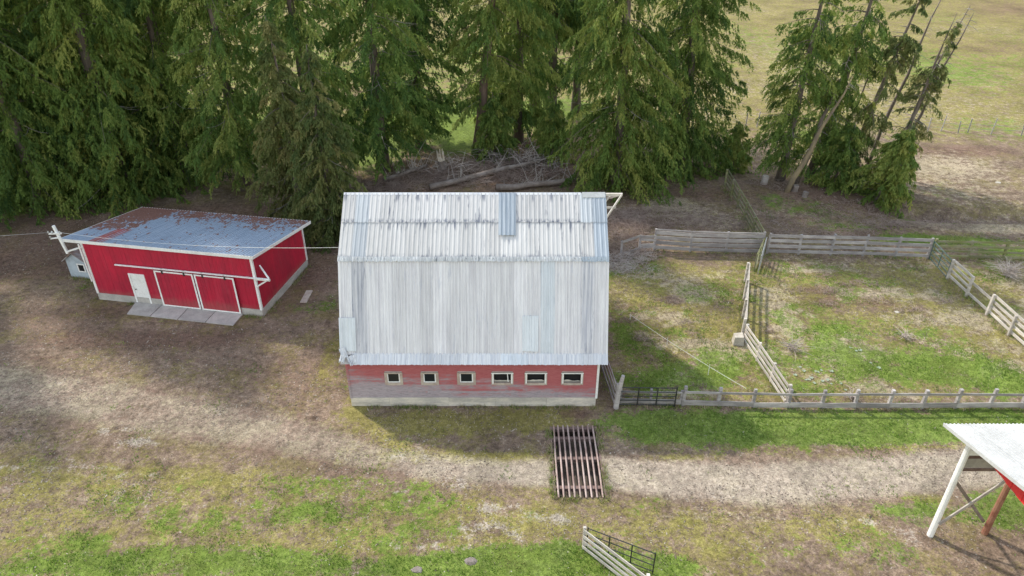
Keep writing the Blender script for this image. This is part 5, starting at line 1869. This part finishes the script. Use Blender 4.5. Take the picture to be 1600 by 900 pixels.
def edge_tufts(lines, n_per_m, h, mat, seed, name):
    q = np.random.default_rng(seed)
    xs_, ys_ = [], []
    for (ax, ay), (bx, by), sp in lines:
        L = math.hypot(bx - ax, by - ay)
        n = int(L * n_per_m)
        t = q.random(n)
        keep = fbm(ax + (bx - ax) * t, ay + (by - ay) * t, .9, 3) > .42
        t = t[keep]
        xs_.append(ax + (bx - ax) * t + q.normal(0, sp, len(t)))
        ys_.append(ay + (by - ay) * t + q.normal(0, sp, len(t)))
    x, y = np.concatenate(xs_), np.concatenate(ys_)
    z = terrain(x, y)
    Q = np.repeat(np.arange(len(x)), 5)
    t = len(Q)
    b = np.stack([x[Q] + q.normal(0, .05, t), y[Q] + q.normal(0, .05, t), z[Q] - .02], 1)
    a = q.random(t) * 6.283
    hh = h * q.uniform(.4, 1.3, t)
    le = q.random(t) * .8
    tip = b + np.stack([np.cos(a) * le * hh, np.sin(a) * le * hh, hh], 1)
    s = np.stack([-np.sin(a), np.cos(a), np.zeros(t)], 1) * (.012 * q.uniform(.6, 1.3, t))[:, None]
    tint = np.repeat(np.clip(q.normal(.5, .3, len(x))[Q], 0, 1), 3)
    return fast_mesh(name, np.stack([b - s, b + s, tip], 1).reshape(-1, 3), np.arange(t * 3).reshape(-1, 3), mat, {'tint': ('FLOAT', tint)})


F_LINES = [((8.7, 28.3), (27.6, 28.1), .12), ((5.5, 28.4), (8.7, 28.3), .12), (i0, i1, .15), (i1, i2, .15), (r0, r1, .2), (bk0, bk1, .2), (bk1, bk2, .2), (bk2, bk3, .2), ((2.9, 19.45), (7.2, 15.05), .12), ((bk1[0], bk1[1]), G(1132, 292)[:2], .25), ((5.28, 28.1), (4.75, 34.5), .15), ((1.85, 22.0), (4.2, 22.0), .1), ((4.2, 22.1), (4.2, 26.8), .08), ((1.8, 22.1), (1.8, 26.8), .08)]
W_LINES = [((BX0, BY0 - .18), (BX1, BY0 - .18), .07), (S(-SWD, -.2, 0)[:2], S(-8.7, -.2, 0)[:2], .06), (S(-1.0, -.2, 0)[:2], S(.2, -.2, 0)[:2], .06), (S(.2, 0, 0)[:2], S(.2, SDP, 0)[:2], .08), ((hx - .9, hy - .8), (hx + .9, hy - 1.0), .1)]
tag(link('fence_grass', edge_tufts(F_LINES, 22, .22, 'grass', 71, 'fence_grass')), 'longer green grass left standing along the fence feet', 'grass', kind='stuff')
tag(link('fence_straw', edge_tufts(F_LINES + W_LINES, 20, .24, 'dry_grass', 72, 'fence_straw')), 'dry grass tufts along the fence feet and wall foots', 'grass', kind='stuff')
tag(link('wall_weeds', edge_tufts(W_LINES, 26, .16, 'grass', 73, 'wall_weeds')), 'green weeds along the foot of the barn and shed walls', 'weeds', kind='stuff')

def litter_flakes(n, region, seed):
    q = np.random.default_rng(seed)
    x, y = q.uniform(region[0], region[1], n), q.uniform(region[2], region[3], n)
    inb = (x > BX0 - .1) & (x < BX1 + .1) & (y > BY0 - .08) & (y < BY1)
    rel = np.stack([x - S0.x, y - S0.y], 1)
    us, vs = rel @ np.array([EX.x, EX.y]), rel @ np.array([EY.x, EY.y])
    ins = (us > -SWD - .1) & (us < .2) & (vs > -1.4) & (vs < SDP + .1)
    pit = (x > PIT[0] - .1) & (x < PIT[1] + .1) & (y > PIT[2] - .1) & (y < PIT[3] + .1)
    k = ~(inb | ins | pit)
    wt = weights(x, y)
    k &= q.random(n) < np.clip((fbm(x, y, .5, 4) - .36) * 4, .08, 1) * np.clip(1 - wt['grass'], .08, 1)
    x, y = x[k], y[k]
    m = len(x)
    z = terrain(x, y) + .012
    a = q.random(m) * 6.283
    L = q.uniform(.02, .075, m) * np.where(q.random(m) < .03, 3.0, 1)
    w = q.uniform(.012, .03, m)
    d = np.stack([np.cos(a), np.sin(a), q.normal(0, .18, m)], 1) * L[:, None]
    e = np.stack([-np.sin(a), np.cos(a), q.normal(0, .35, m)], 1) * w[:, None]
    c = np.stack([x, y, z], 1)
    V = np.stack([c - d, c + e, c + d, c - e], 1).reshape(-1, 3)
    tint = np.repeat(np.clip(q.normal(.30, .26, m), 0, 1), 4)
    return fast_mesh('ground_litter', V, np.arange(m * 4).reshape(-1, 4), 'flakes', {'tint': ('FLOAT', tint)})


M['flakes'] = leaf_mat('litter_flakes', (0.050, 0.038, 0.030), (0.17, 0.13, 0.10), (0.44, 0.385, 0.32), 0.0)
tag(link('ground_litter', litter_flakes(140000, (-40, 44, 15, 58), 81)), 'bits of bark, twigs and pale stones strewn over the bare ground', 'litter', kind='stuff')

# grey-green mullein-like rosettes in the corral
q = np.random.default_rng(61)
ROS = [(1280, 590, .8, 16), (1335, 545, .3, 3), (1362, 570, .3, 2)]
wm = MB()
for (px, py, sp, n) in ROS:
    for i in range(n):
        x, y, _ = G(px, py)
        x, y = x + q.normal(0, sp), y + q.normal(0, sp * .6)
        z = tz(x, y)
        s = q.uniform(.07, .14)
        for j in range(7):
            a = j * .9 + q.random()
            d = Vector((math.cos(a), math.sin(a), .45)) * s
            e = Vector((-math.sin(a), math.cos(a), 0)) * s * .3
            c0 = Vector((x, y, z + .02))
            wm.add([c0, c0 + d * .6 + e, c0 + d - Vector((0, 0, s * .15)), c0 + d * .6 - e], [(0, 1, 2, 3)])
tag(wm.build('leafy_weeds', 'weed'), 'scattered grey-green leafy weeds in the corral', 'weeds', kind='stuff')

# stones lying in the grass
for k, (px, py, s, lb) in enumerate([(735, 876, .20, 'brown clod of earth in the green grass at the bottom'), (652, 890, .19, 'small flat grey-brown stone in the grass at the bottom edge'), (1402, 487, .14, 'small white stone in the corral by the dark weeds'), (1560, 285, .2, 'pale broken branch stub lying in the far field')]):
    x, y, _ = G(px, py)
    r_ = random.Random(k)
    mb = MB()
    n = 8
    z = tz(x, y)
    rings = []
    for (zz, f) in ((-.08, 1.0), (.14, .85), (.28, .5)):
        rings += [(x + s * f * math.cos(6.283 * i / n) * r_.uniform(.75, 1.2) * 1.4, y + s * f * math.sin(6.283 * i / n) * r_.uniform(.75, 1.2), z + s * zz * r_.uniform(.8, 1.1)) for i in range(n)]
    fs = []
    for q_ in range(2):
        for i in range(n):
            i2 = (i + 1) % n
            fs.append((q_ * n + i, q_ * n + i2, (q_ + 1) * n + i2, (q_ + 1) * n + i))
    fs.append(tuple(range(2 * n, 3 * n)))
    mb.add(rings, fs)
    tag(mb.build('stone', 'log_bark' if k < 2 else 'stone', origin=(x, y, z)), lb, 'stone')
